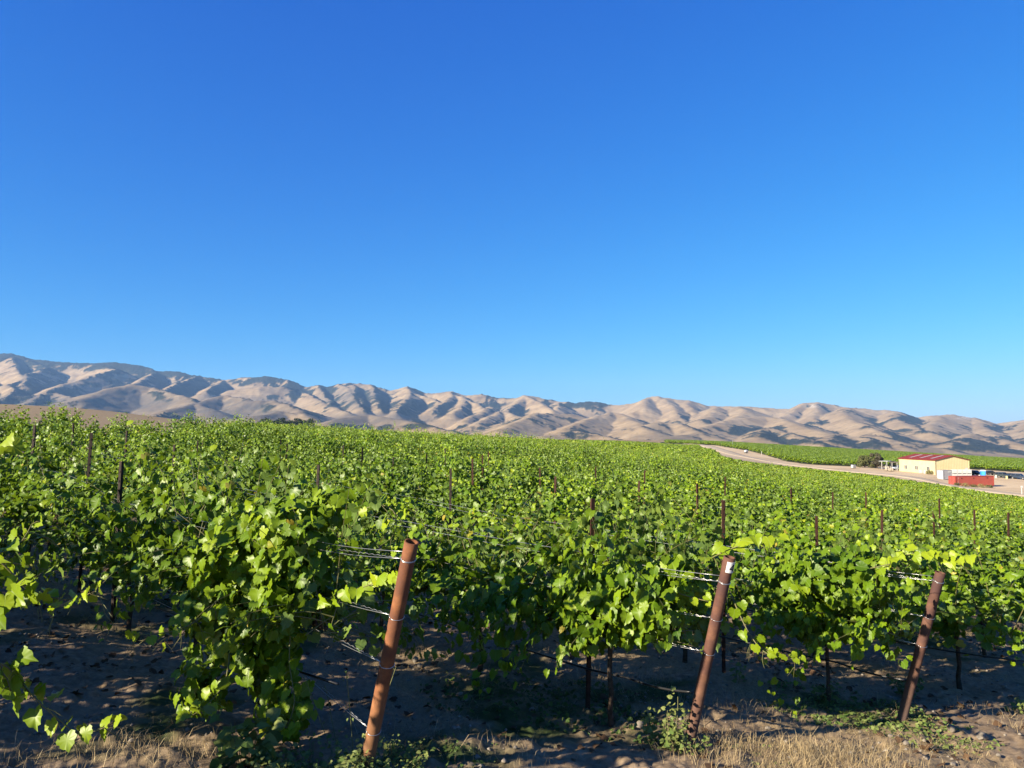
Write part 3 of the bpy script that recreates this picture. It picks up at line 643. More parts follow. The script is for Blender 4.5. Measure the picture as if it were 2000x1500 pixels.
for k in(1,2,3):
    for i,(f,h) in enumerate(WH[k]):
        loop(k,f,2 if i==0 else 1)
        ex={1:" above the row of seven leaves" if i==0 else ""}.get(k,"")
        wire(k,f,h,16,"trellis_wire",f"twisted steel trellis wire tied {NM[i]} on the {WN[k]} end post","wire",galv,.0017,"trellis wires along the rows")
    wire(k,WH[k][0][0]+.03,WH[k][0][1]+.05,16,"trellis_wire",f"steel wire running close above the top loop of the {WN[k]} end post","wire",galv,.0017,"trellis wires along the rows",twist=False)
for k,f,h in((2,.28,.36),(3,.26,.36)):
    wire(k,f,h,22,"drip_hose",f"black drip hose hung low along the row of the {WN[k]} end post","hose",hose,.008,"drip hoses along the rows",lead=.5,twist=False)
for k in (1,4,5,6):
    P=[rowz(k,.3+i*.4,.38-.02*math.sin(i*.9)) for i in range(45)]; mb=MB().tube(P,.008,6); tag(mb.build("drip_hose",hose,None,True),f"black drip hose under the {row_phrase(k)}","hose","drip hoses along the rows")
# line posts: T-section steel stakes
def stake_mesh(h,w=.032):
    mb=MB(); mb.box((0,0,h/2-.1),(w,.007,h+.2)); mb.box((0,.0185,h/2-.1),(.007,.03,h+.2))
    for z in np.arange(.1,h-.05,.09): mb.box((0,-.006,z),(.012,.005,.02))
    return mesh("line_post",mb.V,mb.F,[darkst])
rustst=speckled("rust_brown_steel",(.022,.010,.007),(.062,.027,.017),14,.8,0,.2,.2)
byrow={}
for (px,py,d) in POSTS:
    k,t,x,y=snap(px,py,d); byrow.setdefault(k,[]).append((t,px,py,x,y))
for k,ls in byrow.items():
    for q,(t,px,py,x,y) in enumerate(sorted(ls)):
        g=gz_fine(x,y)[0]; h=float(np.clip(ray(px,py)[1]*y-g,1.45,2.0))
        me=stake_mesh(h); me.materials[0]=darkst if px<900 else rustst  # posts toward the left get the darker steel
        look="dark" if px<900 else "rusty"
        o=obj("line_post",me); o.location=(x,y,g); o.rotation_euler=(random.Random(px).uniform(-.03,.03),(.05 if px<400 else .012)+random.Random(py).uniform(-.02,.02),random.Random(px+py).uniform(-.5,.5))
        tag(o,f"{look} line post, {ordinal(q+1)} along the {row_phrase(k)}","post","steel line posts rising from the vine rows")
# ---------------------------------------------------------------- end vines and their trailing shoots
def local_inv(root):
    return Matrix.LocRotScale(root.location,root.rotation_euler,root.scale).inverted()
def spline(pts,n):
    P=np.array(pts,float); t=np.arange(len(P)); u=np.linspace(0,len(P)-1,n); out=[]
    for v in u:
        i=min(int(v),len(P)-2); f=v-i; p0=P[max(i-1,0)];p1=P[i];p2=P[i+1];p3=P[min(i+2,len(P)-1)]
        out.append(.5*((2*p1)+(-p0+p2)*f+(2*p0-5*p1+4*p2-p3)*f*f+(-p0+3*p1-3*p2+p3)*f**3))
    return np.array(out)
def trailing(root,pix,s0,s1,seed,step=.047,young=.62,tend=True,label=None,upb=.6,name="trailing_shoot"):
    """a single long shoot: pix = (px,py,depth) nodes from its root to its tip"""
    rng=np.random.default_rng(seed); Pw=[at(*p) if len(p)==3 else np.array(p[1]) for p in pix]
    Ln=sum(np.linalg.norm(b-a) for a,b in zip(Pw[:-1],Pw[1:])); n=max(6,int(Ln/step)); P=spline(Pw,n)
    mb=MB(); mb.tube(P,[.0048-.003*i/n for i in range(n)],6)
    pos=[];nor=[];tip=[];siz=[];tin=[]
    for i in range(1,n):
        u=i/n; tdir=unit(P[min(i+1,n-1)]-P[i-1]); side=1 if i%2 else -1; sv=np.cross(tdir,(0,0,1.)); sv=unit(sv)
        sz=s0+(s1-s0)*u; pe=unit(sv*side*.75+np.array([0,0,rng.uniform(-.2,.9)])+tdir*.3)*sz*rng.uniform(.45,.8)
        q=P[i]+pe; mb.tube([P[i],P[i]+pe*.55+np.array([0,0,.006]),q],.0014,4)
        tc=unit(-q)                                    # blades turn out to the open side of the row
        nn=np.array([PERP[0]*-.1-.35,-.65,upb])+rng.normal(0,.35,3); tt=unit(pe)*.45+np.array([0,0,-.85])+tdir*.25+rng.normal(0,.25,3)
        pos.append(q);nor.append(nn);tip.append(tt);siz.append(sz*rng.uniform(.85,1.15));tin.append(np.clip(young+.22*u+rng.normal(0,.08),0,.9))
        if tend and rng.random()<.5:
            d=unit(-sv*side*.4+tdir*.35+np.array([0,0,-.7])+rng.normal(0,.25,3)); T=[P[i]]; dd=d.copy(); l=rng.uniform(.07,.17)
            for j in range(9): dd=unit(dd+rng.normal(0,.10,3)); T.append(T[-1]+dd*l/9)
            mb.tube(T,[.0022-.0012*j/9 for j in range(10)],4)
            f=T[4]; dd=unit(d+rng.normal(0,.5,3)); T2=[f]
            for j in range(6): dd=unit(dd+rng.normal(0,.14,3)); T2.append(T2[-1]+dd*l/9)
            mb.tube(T2,[.0018-.0010*j/6 for j in range(7)],4)
    inv=np.array(local_inv(root)); X=lambda V:(np.c_[V,np.ones(len(V))]@inv.T)[:,:3]
    Vl,Fl,T=leaves(np.array(pos),np.array(nor),np.array(tip),np.array(siz),np.array(tin),rng,0)
    Vc=np.array(mb.V); me=mesh(name,X(np.r_[Vl,Vc]),[tuple(f) for f in Fl]+[tuple(i+len(Vl) for i in f) for f in mb.F],[lm,cane],{"tint":np.r_[T,np.zeros((len(Vc),3))]},True)
    me.polygons.foreach_set('material_index',np.r_[np.zeros(len(Fl)),np.ones(len(mb.F))].astype(np.int32))
    o=obj(name,me,root); 
    if label: o['label']=label
    return o
# a thick curtain of leaves on the first vine of the orange post's row
def clump(root,blobs,seed,name="hanging_foliage",sz=(.055,.098),tint=(.58,.16),label=None):
    rng=np.random.default_rng(seed); A=[[] for _ in range(5)]
    for (px,py,d),(rx,ry,rz),n in blobs:
        c=at(px,py,d); q=rng.normal(0,1,(n,3)); q=unit(q)*rng.random((n,1))**.45; p=c+q*np.array([rx,ry,rz])
        A[0].append(p); A[1].append(q*.6+np.array([-.3,-.55,.45])+rng.normal(0,.4,(n,3))); A[2].append(np.array([-.1,-.35,-.8])+rng.normal(0,.4,(n,3))); A[3].append(rng.uniform(*sz,n)); A[4].append(np.clip(rng.normal(*tint,n),0,1))
    a=[np.concatenate(v) for v in A]; V,F,T=leaves(*a,rng,0); inv=np.array(local_inv(root))
    me=mesh(name,(np.c_[V,np.ones(len(V))]@inv.T)[:,:3],F,lm,{"tint":T},True); o=obj(name,me,root)
    if label: o['label']=label
    return o
v1=VINES[(1,0)]; v2=VINES[(2,0)]; v3=VINES[(3,0)]; v0=VINES[(0,0)]
clump(v1,[((560,1020,4.8),(.30,.3,.18),221),((480,1090,4.9),(.36,.3,.34),390),((570,1130,4.7),(.24,.25,.30),286),((430,1200,4.9),(.30,.25,.26),221),((520,1280,4.7),(.2,.2,.24),169),((400,1330,4.7),(.2,.2,.2),91),((560,1370,4.6),(.18,.2,.2),78),((640,985,4.9),(.3,.25,.10),117)],11,label="tall curtain of leaves hanging almost to the ground")
trailing(v1,[(600,1215,4.6),(650,1165,4.45),(700,1150,4.3),(745,1135,4.2),(785,1128,4.1)],0.084,0.068,21,tend=False,label="bright shoot reaching along the wire to the orange post",upb=.2)
trailing(v1,[(440,1150,4.8),(400,1200,4.5),(350,1230,4.35),(300,1238,4.2),(262,1240,4.1)],0.072,0.048,22)
trailing(v1,[(450,1250,4.7),(440,1330,4.5),(400,1380,4.35),(370,1400,4.3)],0.088,0.072,23,tend=False)
trailing(v1,[(570,1200,4.6),(565,1290,4.5),(575,1370,4.4),(560,1420,4.35)],0.080,0.072,24,tend=False)
trailing(v1,[(700,1000,4.7),(740,985,4.6),(770,1000,4.5),(775,1030,4.45)],0.080,0.064,25)
clump(v2,[((1260,1160,5.45),(.42,.28,.24),494),((1160,1170,5.6),(.35,.28,.26),338),((1325,1125,5.45),(.2,.2,.16),156),((1230,1225,5.5),(.28,.2,.12),117),((1150,1235,5.6),(.2,.2,.12),65)],12,tint=(.52,.14),label="sunlit foliage at the open end of the row")
trailing(v2,[(1370,1100,5.2),(1420,1075,5.05),(1470,1058,4.95),(1510,1050,4.85)],0.096,0.072,26,young=.74,upb=.9,label="yellow green shoot arching over the tagged post")
trailing(v2,[(1420,1140,5.15),(1440,1190,5.0),(1465,1240,4.9),(1495,1275,4.8),(1530,1283,4.75),(1560,1290,4.7)],0.072,0.040,27,young=.68,upb=.25,label="shoot trailing down to the right of the tagged post")
trailing(v2,[(1300,1150,5.3),(1345,1165,5.2),(1385,1175,5.1)],0.068,0.040,28,tend=False)
clump(v3,[((1640,1130,6.5),(.45,.3,.26),494),((1560,1140,6.7),(.4,.3,.28),338),((1695,1115,6.5),(.22,.25,.18),260),((1600,1215,6.6),(.3,.25,.14),117)],13,tint=(.5,.14),label="sunlit foliage at the open end of the row")
trailing(v3,[(1700,1110,6.2),(1770,1095,6.1),(1830,1085,6.0),(1890,1095,5.9)],0.096,0.080,29,young=.75,upb=.9,label="yellow green shoots sprawling over the dark post")
trailing(v3,[(1740,1090,6.2),(1800,1080,6.05),(1860,1090,5.95)],0.096,0.080,30,young=.72,upb=.9)
# shoots reaching in from the row at the left edge
b0=[(-260,1020,3.2)]
trailing(v0,b0+[(-120,1030,3.15),(-20,1080,3.15),(45,1140,3.2),(95,1165,3.2),(140,1170,3.2),(186,1155,3.2)],0.108,0.044,41,step=.05,young=.66,upb=.25,label="pale young shoot with curling tendrils reaching right")
trailing(v0,b0+[(-160,1100,3.1),(-60,1100,3.1),(0,1080,3.15),(40,1060,3.2),(62,1024,3.25)],0.104,0.048,42,step=.065,young=.6,upb=.25)
trailing(v0,[(-260,1150,3.1),(-150,1220,3.0),(-60,1270,3.0),(10,1300,3.0),(40,1330,3.0),(75,1370,3.0),(110,1400,3.0),(150,1430,3.0),(195,1425,3.0),(232,1405,3.0)],0.100,0.048,43,step=.05,young=.6,upb=.35,label="long low shoot hanging out over the shaded ground")
trailing(v0,[(-260,1060,3.2),(-120,1150,3.1),(-40,1200,3.05),(15,1175,3.05),(35,1150,3.05)],0.104,0.080,44,step=.055,young=.5,upb=.4,tend=False)
trailing(v0,[(-200,900,3.6),(-90,905,3.5),(-30,890,3.5),(15,872,3.5)],0.104,0.072,45,young=.72,upb=.4)
trailing(v0,[(-260,1250,3.0),(-120,1290,2.95),(-30,1290,2.95),(10,1320,2.95),(20,1350,2.95)],0.104,0.080,46,step=.055,young=.42,upb=.4,tend=False)
# ---------------------------------------------------------------- weeds, straw, litter, stones
wl=mat("weed_leaf",(.1,.17,.03),.6,0,.3); wa=attr(wl,"tint"); ws=N(wl,'ShaderNodeSeparateColor'); L(wl,wa.outputs[0],ws.inputs[0])
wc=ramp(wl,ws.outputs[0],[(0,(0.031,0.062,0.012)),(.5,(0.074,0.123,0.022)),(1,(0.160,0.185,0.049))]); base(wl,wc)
wt=N(wl,'ShaderNodeBsdfTranslucent'); L(wl,wc,wt.inputs[0]); wm=N(wl,'ShaderNodeMixShader'); wm.inputs[0].default_value=.25; L(wl,wl.node_tree.nodes['Principled BSDF'].outputs[0],wm.inputs[1]); L(wl,wt.outputs[0],wm.inputs[2]); L(wl,wm.outputs[0],[n for n in wl.node_tree.nodes if n.type=='OUTPUT_MATERIAL'][0].inputs[0])
wstem=mat("weed_stem",(0.117,0.117,0.043),.8)
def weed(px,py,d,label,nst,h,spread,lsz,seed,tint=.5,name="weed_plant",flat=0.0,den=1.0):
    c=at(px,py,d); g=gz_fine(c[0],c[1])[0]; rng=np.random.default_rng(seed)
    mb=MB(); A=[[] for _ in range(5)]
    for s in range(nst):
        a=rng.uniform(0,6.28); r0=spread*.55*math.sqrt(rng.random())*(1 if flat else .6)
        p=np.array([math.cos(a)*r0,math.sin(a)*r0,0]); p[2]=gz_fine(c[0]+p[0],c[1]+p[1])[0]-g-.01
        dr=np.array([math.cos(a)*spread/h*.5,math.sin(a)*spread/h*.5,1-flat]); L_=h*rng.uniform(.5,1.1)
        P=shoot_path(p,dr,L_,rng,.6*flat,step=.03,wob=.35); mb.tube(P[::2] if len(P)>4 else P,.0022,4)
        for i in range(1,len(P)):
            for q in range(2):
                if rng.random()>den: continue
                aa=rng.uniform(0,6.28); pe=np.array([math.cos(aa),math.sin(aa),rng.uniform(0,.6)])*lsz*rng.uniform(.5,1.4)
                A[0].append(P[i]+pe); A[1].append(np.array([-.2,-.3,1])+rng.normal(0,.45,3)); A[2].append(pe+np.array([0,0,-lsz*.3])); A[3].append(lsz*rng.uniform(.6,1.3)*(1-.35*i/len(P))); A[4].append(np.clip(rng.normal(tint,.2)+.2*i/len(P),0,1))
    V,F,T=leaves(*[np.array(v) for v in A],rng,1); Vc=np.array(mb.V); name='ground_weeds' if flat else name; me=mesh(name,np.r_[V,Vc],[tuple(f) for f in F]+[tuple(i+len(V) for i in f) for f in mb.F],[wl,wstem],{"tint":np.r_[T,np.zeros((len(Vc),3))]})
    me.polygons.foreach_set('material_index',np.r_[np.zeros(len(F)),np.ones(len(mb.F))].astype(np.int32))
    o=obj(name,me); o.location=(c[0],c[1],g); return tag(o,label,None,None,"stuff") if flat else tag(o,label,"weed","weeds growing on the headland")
weed(610,1500,4.15,"bushy round-leaved green weed left of the orange post's foot",40,.22,.5,.036,1,.75)
weed(760,1500,4.25,"low green weed clump just right of the orange post's foot",40,.15,.36,.028,2,.7)
weed(480,1492,4.2,"broad-leaved dark green sprout in shade left of the orange post",6,.26,.12,.085,3,.45)
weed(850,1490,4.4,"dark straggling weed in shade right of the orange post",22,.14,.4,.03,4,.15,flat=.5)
weed(1300,1475,5.05,"tall branching weed with one upright stem beside the tagged post",12,.28,.26,.038,5,.75)
t_=weed(1312,1470,5.0,"single pale weed spike rising left of the tagged post's foot",3,.40,.06,.036,6,.85)
weed(1340,1480,5.0,"leafy green weed wrapped round the tagged post's foot",16,.15,.24,.028,7,.65)
weed(1640,1372,6.5,"green weed mat spreading left of the dark post",150,.13,1.1,.036,8,.5,flat=.55)
weed(1720,1395,6.25,"fleshy green weed carpet in front of the dark post",120,.11,.85,.032,9,.6,flat=.6)
weed(1810,1430,5.9,"olive weed carpet right of the dark post's foot",90,.10,.7,.03,10,.7,flat=.6)
weed(1610,1340,6.7,"small upright green weed at the slim vine trunk",8,.2,.16,.045,11,.4)
weed(1440,1292,7.0,"tiny pale sprout in the alley behind the tagged post",4,.2,.06,.035,12,.8)
weed(1185,1372,5.8,"small bright sprout on the shaded alley floor",4,.1,.07,.04,13,.8)
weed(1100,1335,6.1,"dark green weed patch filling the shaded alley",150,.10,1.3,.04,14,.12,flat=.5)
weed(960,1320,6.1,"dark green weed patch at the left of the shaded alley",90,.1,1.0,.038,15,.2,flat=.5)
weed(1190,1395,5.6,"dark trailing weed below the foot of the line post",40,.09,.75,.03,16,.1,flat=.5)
weed(1770,1270,7.2,"small bushy weed behind the middle of the dark post",12,.22,.2,.04,17,.35)
weed(1990,1345,6.9,"single green weed at the right edge of the headland",6,.14,.12,.05,18,.6)
weed(690,1390,4.5,"wispy bare weed stalks leaning left of the orange post",8,.55,.35,.018,19,.6,den=.25)
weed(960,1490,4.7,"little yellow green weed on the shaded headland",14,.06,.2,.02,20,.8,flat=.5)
weed(1480,1480,5.0,"yellow green tuft among the straw right of the tagged post",14,.07,.24,.02,22,.85,flat=.4)
def ground_pts(n,seed,rmin,rmax,smax=.74):
    rng=np.random.default_rng(seed); y=np.sqrt(rng.uniform(rmin**2,rmax**2,n)); s=rng.uniform(-smax,smax,n); return s*y,y,rng
straw=mat("straw",(0.308,0.234,0.123),.8,0,.2); sa=attr(straw,"tint"); st2=N(straw,'ShaderNodeSeparateColor'); L(straw,sa.outputs[0],st2.inputs[0]); base(straw,ramp(straw,st2.outputs[0],[(0,(0.123,0.080,0.040)),(.5,(0.259,0.191,0.095)),(1,(0.382,0.308,0.179))]))
def blades(name,x,y,h,lean,wd,tint,rng,m,label):
    n=len(x); z=gz_fine(x,y)-.005; a=rng.uniform(0,6.28,n); b=np.stack([np.cos(a),np.sin(a),np.zeros(n)],1)*wd[:,None]; la=rng.uniform(0,6.28,n); l=np.stack([np.cos(la),np.sin(la),np.zeros(n)],1)*(lean*h)[:,None]
    p=np.stack([x,y,z],1); up=np.zeros((n,3)); up[:,2]=h
    mid=p+l*.35+up*.55; tp=p+l+up*(1-.35*np.minimum(lean,1.5))[:,None]
    V=np.stack([p-b,p+b,mid-b*.8,mid+b*.8,tp],1).reshape(-1,3); o=(np.arange(n)*5)[:,None]
    F=np.concatenate([o+np.array([0,1,3]),o+np.array([0,3,2]),o+np.array([2,3,4])]); me=mesh(name,V,F,m,{"tint":np.repeat(np.stack([tint]*3,1),5,0)})
    return tag(obj(name,me),label,None,None,'stuff')
x,y,rng=ground_pts(330000,5,3.4,13); w=fbm(x*1.3+9,y*1.3,4,41); w2=fbm(x*3,y*3,3,46); pxx=1000+1502*x/y
q=np.stack([x-END2[0],y-END2[1]]); hd=(q[0]*(-HEAD[1])+q[1]*HEAD[0])/2.2
keep=rng.random(len(x))<np.clip((w-.46)*4,0,.8)*np.clip((w2-.35)*3,0,1)*np.where(hd<.2,1.3,.55)
x,y,w=x[keep],y[keep],w[keep]; n=len(x)
blades("dry_grass",x,y,rng.uniform(.03,.11,n)*(.5+1.3*rng.random(n)**5),rng.uniform(.3,2.8,n),rng.uniform(.0005,.0014,n),np.clip(rng.normal(.5,.28,n),0,1),rng,straw,"dry straw tufts scattered over the bare soil")
# thicker straw where the light reaches at the right and in clumps at the bottom left
xs=[];ys=[]
for px,py,d,r_,nn in [(1520,1480,5.0,.45,1500),(1450,1440,5.3,.4,700),(1620,1480,5.0,.5,1500),(1380,1495,4.9,.3,600),(1700,1490,5.0,.4,800),(1390,1345,6.3,.35,300),(1180,1265,7.0,.3,260),(1280,1262,7.0,.25,160),(330,1480,4.2,.35,420),(220,1490,4.2,.3,380),(420,1470,4.3,.2,160),(60,1490,4.0,.3,350),(1220,1280,6.8,.5,260),(1000,1490,4.7,.3,200),(1440,1360,6.2,.5,420),(1900,1330,6.8,.4,200),(1980,1390,6.2,.2,120)]:
    c=at(px,py,d); k=int(nn*.5); xs.append(c[0]+rng.normal(0,r_*.5,k)); ys.append(c[1]+rng.normal(0,r_*.5,k))
xs=np.concatenate(xs); ys=np.concatenate(ys); n=len(xs)
blades("straw_clumps",xs,ys,rng.uniform(.04,.14,n),rng.uniform(.1,1.3,n),rng.uniform(.0006,.0014,n),np.clip(rng.normal(.6,.2,n),0,1),rng,straw,"thicker clumps of pale dry grass on the headland")
# fallen leaves
dl=speckled("dead_leaf",(.04,.022,.013),(.11,.068,.038),3,.9,0,.1)
x,y,rng=ground_pts(2600,15,3.6,12); keep=fbm(x*1.1,y*1.1,3,55)>.5; x,y=x[keep],y[keep]; n=len(x)
V,F,T=leaves(np.stack([x,y,gz_fine(x,y)+.012],1),np.array([0,0,1.])+rng.normal(0,.35,(n,3)),rng.normal(0,1,(n,3)),rng.uniform(.03,.07,n),np.full(n,.5),rng,1)
tag(obj("leaf_litter",mesh("leaf_litter",V,F,dl)),"brown fallen leaves lying under the vines",None,None,'stuff')
# stones
stone=speckled("stone",(.13,.11,.085),(.24,.21,.17),18,.9,0,.2,.4)
def rock_mesh(seed,sub=3):
    bm=bmesh.new(); bmesh.ops.create_icosphere(bm,subdivisions=sub,radius=1); rg=np.random.default_rng(seed); o=rg.uniform(0,50,3); sc=rg.uniform(.7,1.2,3)
    planes=[unit(rg.normal(0,1,3)) for _ in range(9)]; off=rg.uniform(.6,.92,9)
    for v in bm.verts:
        c=np.array(v.co)
        for p,d in zip(planes,off):
            k=c@p-d
            if k>0: c=c-p*k*.9
        c=c*(1+.10*(float(fbm(np.array([c[0]*2+o[0]+c[2]]),np.array([c[1]*2+o[1]]),3,seed)[0])-.5)); v.co=Vector(c*sc)
    me=bpy.data.meshes.new("rock"); bm.to_mesh(me); bm.free(); me.materials.append(stone); return me
RM=[rock_mesh(i) for i in range(7)]
RK=[(1858,1428,.055,"pale rounded stone just behind the olive weed carpet"),(1918,1442,.075,"largest pale angular stone on the sunlit soil at the right"),(1770,1455,.04,"small white stone in front of the olive weed carpet"),(1862,1497,.04,"pale stone cut by the bottom edge at the right"),(1740,1440,.035,"small tan stone left of the olive weed carpet"),(1950,1480,.03,"little stone below the largest angular stone"),(1500,1424,.03,"brown stone in the straw right of the tagged post"),
 (812,1293,.06,"grey stone in shade right of the orange post's middle"),(800,1268,.045,"smaller grey stone above the one right of the orange post"),(820,1303,.05,"flat grey stone touching the one right of the orange post"),(860,1278,.035,"single grey stone further right in the shaded alley"),(952,1352,.06,"grey stone on the bare shaded alley floor"),(1170,1390,.06,"flat grey stone among dark weeds by the line post"),(1235,1400,.06,"grey stone right of the dark trailing weed"),(1250,1420,.06,"tilted grey stone in the dark weeds left of the tagged post"),(898,1360,.04,"pale grey stone at the left of the alley floor"),(1040,1390,.045,"grey stone half buried in the headland soil"),(1290,1275,.08,"large half buried stone under the tagged row"),(1960,1342,.05,"dark stone near the right edge of the headland"),(1840,1320,.035,"stone behind the weed right of the dark post")]
for i,(px,py,r_,lab) in enumerate(RK):
    e=ray(px,py)[1]; s=ray(px,py)[0]; dd=np.linspace(3,10,400); zz=gz_fine(s*dd,dd); j=int(np.argmax(zz>e*dd)); d=dd[j]
    r_*=.62; o=obj("rock",RM[i%7]); o.location=(s*d,d,zz[j]+r_*.25); o.scale=(r_*1.15,r_,r_*.75); o.rotation_euler=(0,0,i*1.3); tag(o,lab,"stone","stones on the headland")
x,y,rng=ground_pts(12000,25,3.4,11); keep=rng.random(len(x))<np.clip((fbm(x*1.5,y*1.5,3,65)-.38)*4,0,1); x,y=x[keep],y[keep]; n=len(x); r_=.004+.022*rng.random(n)**4; z=gz_fine(x,y)
T=np.array([(0,0,1),(.9,0,.1),(.2,.85,-.1),(-.8,.4,.15),(-.6,-.7,-.05),(.4,-.85,.1),(0,0,-1)]); Ft=np.array([(0,1,2),(0,2,3),(0,3,4),(0,4,5),(0,5,1),(6,2,1),(6,3,2),(6,4,3),(6,5,4),(6,1,5)])
a=rng.uniform(0,6.28,n); ca,sa_=np.cos(a),np.sin(a); J=T[None]*rng.uniform(.7,1.25,(n,7,1))
V=np.stack([x[:,None]+r_[:,None]*(J[...,0]*ca[:,None]-J[...,1]*sa_[:,None]),y[:,None]+r_[:,None]*(J[...,0]*sa_[:,None]+J[...,1]*ca[:,None]),z[:,None]+r_[:,None]*(J[...,2]*.7+.2)],-1).reshape(-1,3)
tag(obj("gravel",mesh("gravel",V,(Ft[None]+(np.arange(n)*7)[:,None,None]).reshape(-1,3),stone)),"small clods and pebbles strewn over the soil",None,None,'stuff')
# ---------------------------------------------------------------- the barn and its yard
def on_ground(px,d):
    s=ray(px,920)[0]; return np.array([s*d,d,gz(s*d,d)])
cream=mat("cream_sheet_metal",(0.478,0.407,0.233),.45,0,.4); cn=tnoise(cream,.6,4); base(cream,ramp(cream,cn,[(.3,(.42,.355,.19)),(.7,(.48,.41,.23))]))
redroof=speckled("red_roof_metal",(0.129,0.018,0.016),(0.175,0.029,0.023),3,.5,0,.4); sky_l=mat("skylight_panel",(0.291,0.246,0.220),.4); glass=mat("dark_glass",(0.013,0.016,0.019),.1,0,.6); wht=speckled("white_paint",(.36,.355,.335),(.46,.455,.435),4,.55); trimm=mat("cream_trim",(0.355,0.304,0.181),.5)
def frame(o,a):
    o=np.array(o,float); ca,sa=math.cos(a),math.sin(a)
    return lambda x,y,z:(o[0]+ca*x-sa*y,o[1]+sa*x+ca*y,o[2]+z)
def barn():
    C=on_ground(1827,233); LEN,WID,EA,RID=18.0,10.9,4.5,5.75; a=math.atan2(.1,.995)   # local x along the gable, y along the long wall
    root=empty("metal_barn",tuple(C),a,"cream metal barn with red ridged roof standing in the dirt yard","barn")
    g=-1.0
    def ribbed(P,Q,ztop,n,nm):           # wall sheet with ribs between two plan points
        mb=MB(); P=np.array(P);Q=np.array(Q); d=(Q-P); Lw=np.linalg.norm(d); u=d/Lw; nrm=np.array([u[1],-u[0]])
        pr=[]; k=int(Lw/.5)
        for i in range(k):
            x=i*Lw/k; st=Lw/k; pr+=[(x,0),(x+st*.6,0),(x+st*.68,.022),(x+st*.92,.022)]
        pr.append((Lw,0))
        V=[];F=[]
        for x,o in pr:
            p=P+u*x+nrm*o; V+=[(p[0],p[1],g),(p[0],p[1],ztop(x/Lw))]
        F=[(2*i,2*i+2,2*i+3,2*i+1) for i in range(len(pr)-1)]; mb.add(V,F); return mb.build(nm,cream,root)
    ribbed((0,LEN),(0,0),lambda t:EA,1,"long_wall"); 
    gt=lambda t:EA+(RID-EA)*(1-abs(2*t-1))
    ribbed((0,0),(WID,0),gt,1,"gable_wall"); ribbed((WID,0),(WID,LEN),lambda t:EA,1,"long_wall"); ribbed((WID,LEN),(0,LEN),gt,1,"gable_wall")
    # roof: two ribbed slopes with an overhang
    mb=MB(); ov=.35
    for sg in(0,1):
        xe=-ov if sg==0 else WID+ov; ze=EA-ov*(RID-EA)/(WID/2)+.06; xr=WID/2; zr=RID+.06; k=60; V=[];F=[]
        for i in range(k+1):
            for dy,o in((0,0),(.62,0),(.7,.05),(.92,.05)):
                y=-ov+(LEN+2*ov)*(i+dy)/k
                if y>LEN+ov+.01: continue
                V+=[(xe,y,ze+o),(xr,y,zr+o)]
        n=len(V)//2; F=[((2*i,2*i+2,2*i+3,2*i+1) if sg else (2*i,2*i+1,2*i+3,2*i+2)) for i in range(n-1)]; mb.add(V,F)
        mb.box(((xe),LEN/2,ze-.08),(.14,LEN+2*ov,.16))
    for y in(-ov,LEN+ov):
        for sg in(0,1):
            x0=-ov if sg==0 else WID+ov; z0=EA-ov*(RID-EA)/(WID/2); mb.tube([(x0,y,z0-.02),(WID/2,y,RID-.02)],.10,4)
    mb.box((WID/2,LEN/2,RID+.12),(.4,LEN+.6,.06))
    rf=mb.build("roof",redroof,root)
    for y in(2.6,7.8,13.0):
        m2=MB(); z=lambda x:EA+(RID-EA)*x/(WID/2)+.125; m2.add([(.9,y,z(.9)),(.9,y+1.1,z(.9)),(4.9,y+1.1,z(4.9)),(4.9,y,z(4.9))],[(0,1,2,3)][::-1] ); m2.add([(.9,y,z(.9)+.03),(4.9,y,z(4.9)+.03),(4.9,y+1.1,z(4.9)+.03),(.9,y+1.1,z(.9)+.03)],[(0,1,2,3)]); m2.build("skylight",sky_l,rf)
    def wall_t(px):
        s=ray(px,915)[0]; return (s*C[1]-C[0])/(-.1-s*.995)
    for px in(1768.2,1770.9,1789.2,1792,1812.3,1815):
        y=float(np.clip(wall_t(px),.6,LEN-.5)); m2=MB(); w,h=.5,1.15
        for q,dm in(((0,-w/2-.03),(.10,.05,h+.12)),((0,w/2+.03),(.10,.05,h+.12))): m2.box((-.07,y+q[1],1.75),dm)
        m2.box((-.07,y,1.75+h/2+.03),(.11,w,.06)); m2.box((-.07,y,1.75-h/2-.03),(.11,w,.06)); f=m2.build("window",wht,root)
        MB().box((-.06,y,1.75),(.05,w,h)).build("pane",glass,f)
    for x,y in((0,0),(WID,0),(0,LEN)):
        MB().box((x-.04,y-.04,(EA+g)/2),(.2,.2,EA-g)).build("corner_trim",trimm,root)
    MB().box((WID-.9,-.1,1.0),(.95,.06,2.1)).build("door",wht,root)
    return root,C,a
BR,BC,BA=barn()
fb=frame(BC,BA)
def ac(y,lab):
    p=fb(-.75,y,0); z=gz(p[0],p[1]); r=empty("cooling_unit",(p[0],p[1],z),BA,lab,"air unit","cooling units along the barn wall")
    MB().box((0,0,.5),(.75,.85,1.0)).build("casing",wht,r,bevel=.03); m=MB()
    for k in range(7): m.box((-.385,0,.2+.1*k),(0.019,0.452,0.023))
    m.build("grille",glass,r); MB().box((0,0,.04),(.95,1.05,.1)).build("pad",stone,r)
ac(5.6,"white cooling unit between the barn's middle and right window pairs"); ac(3.6,"white cooling unit near the barn's right window pair")
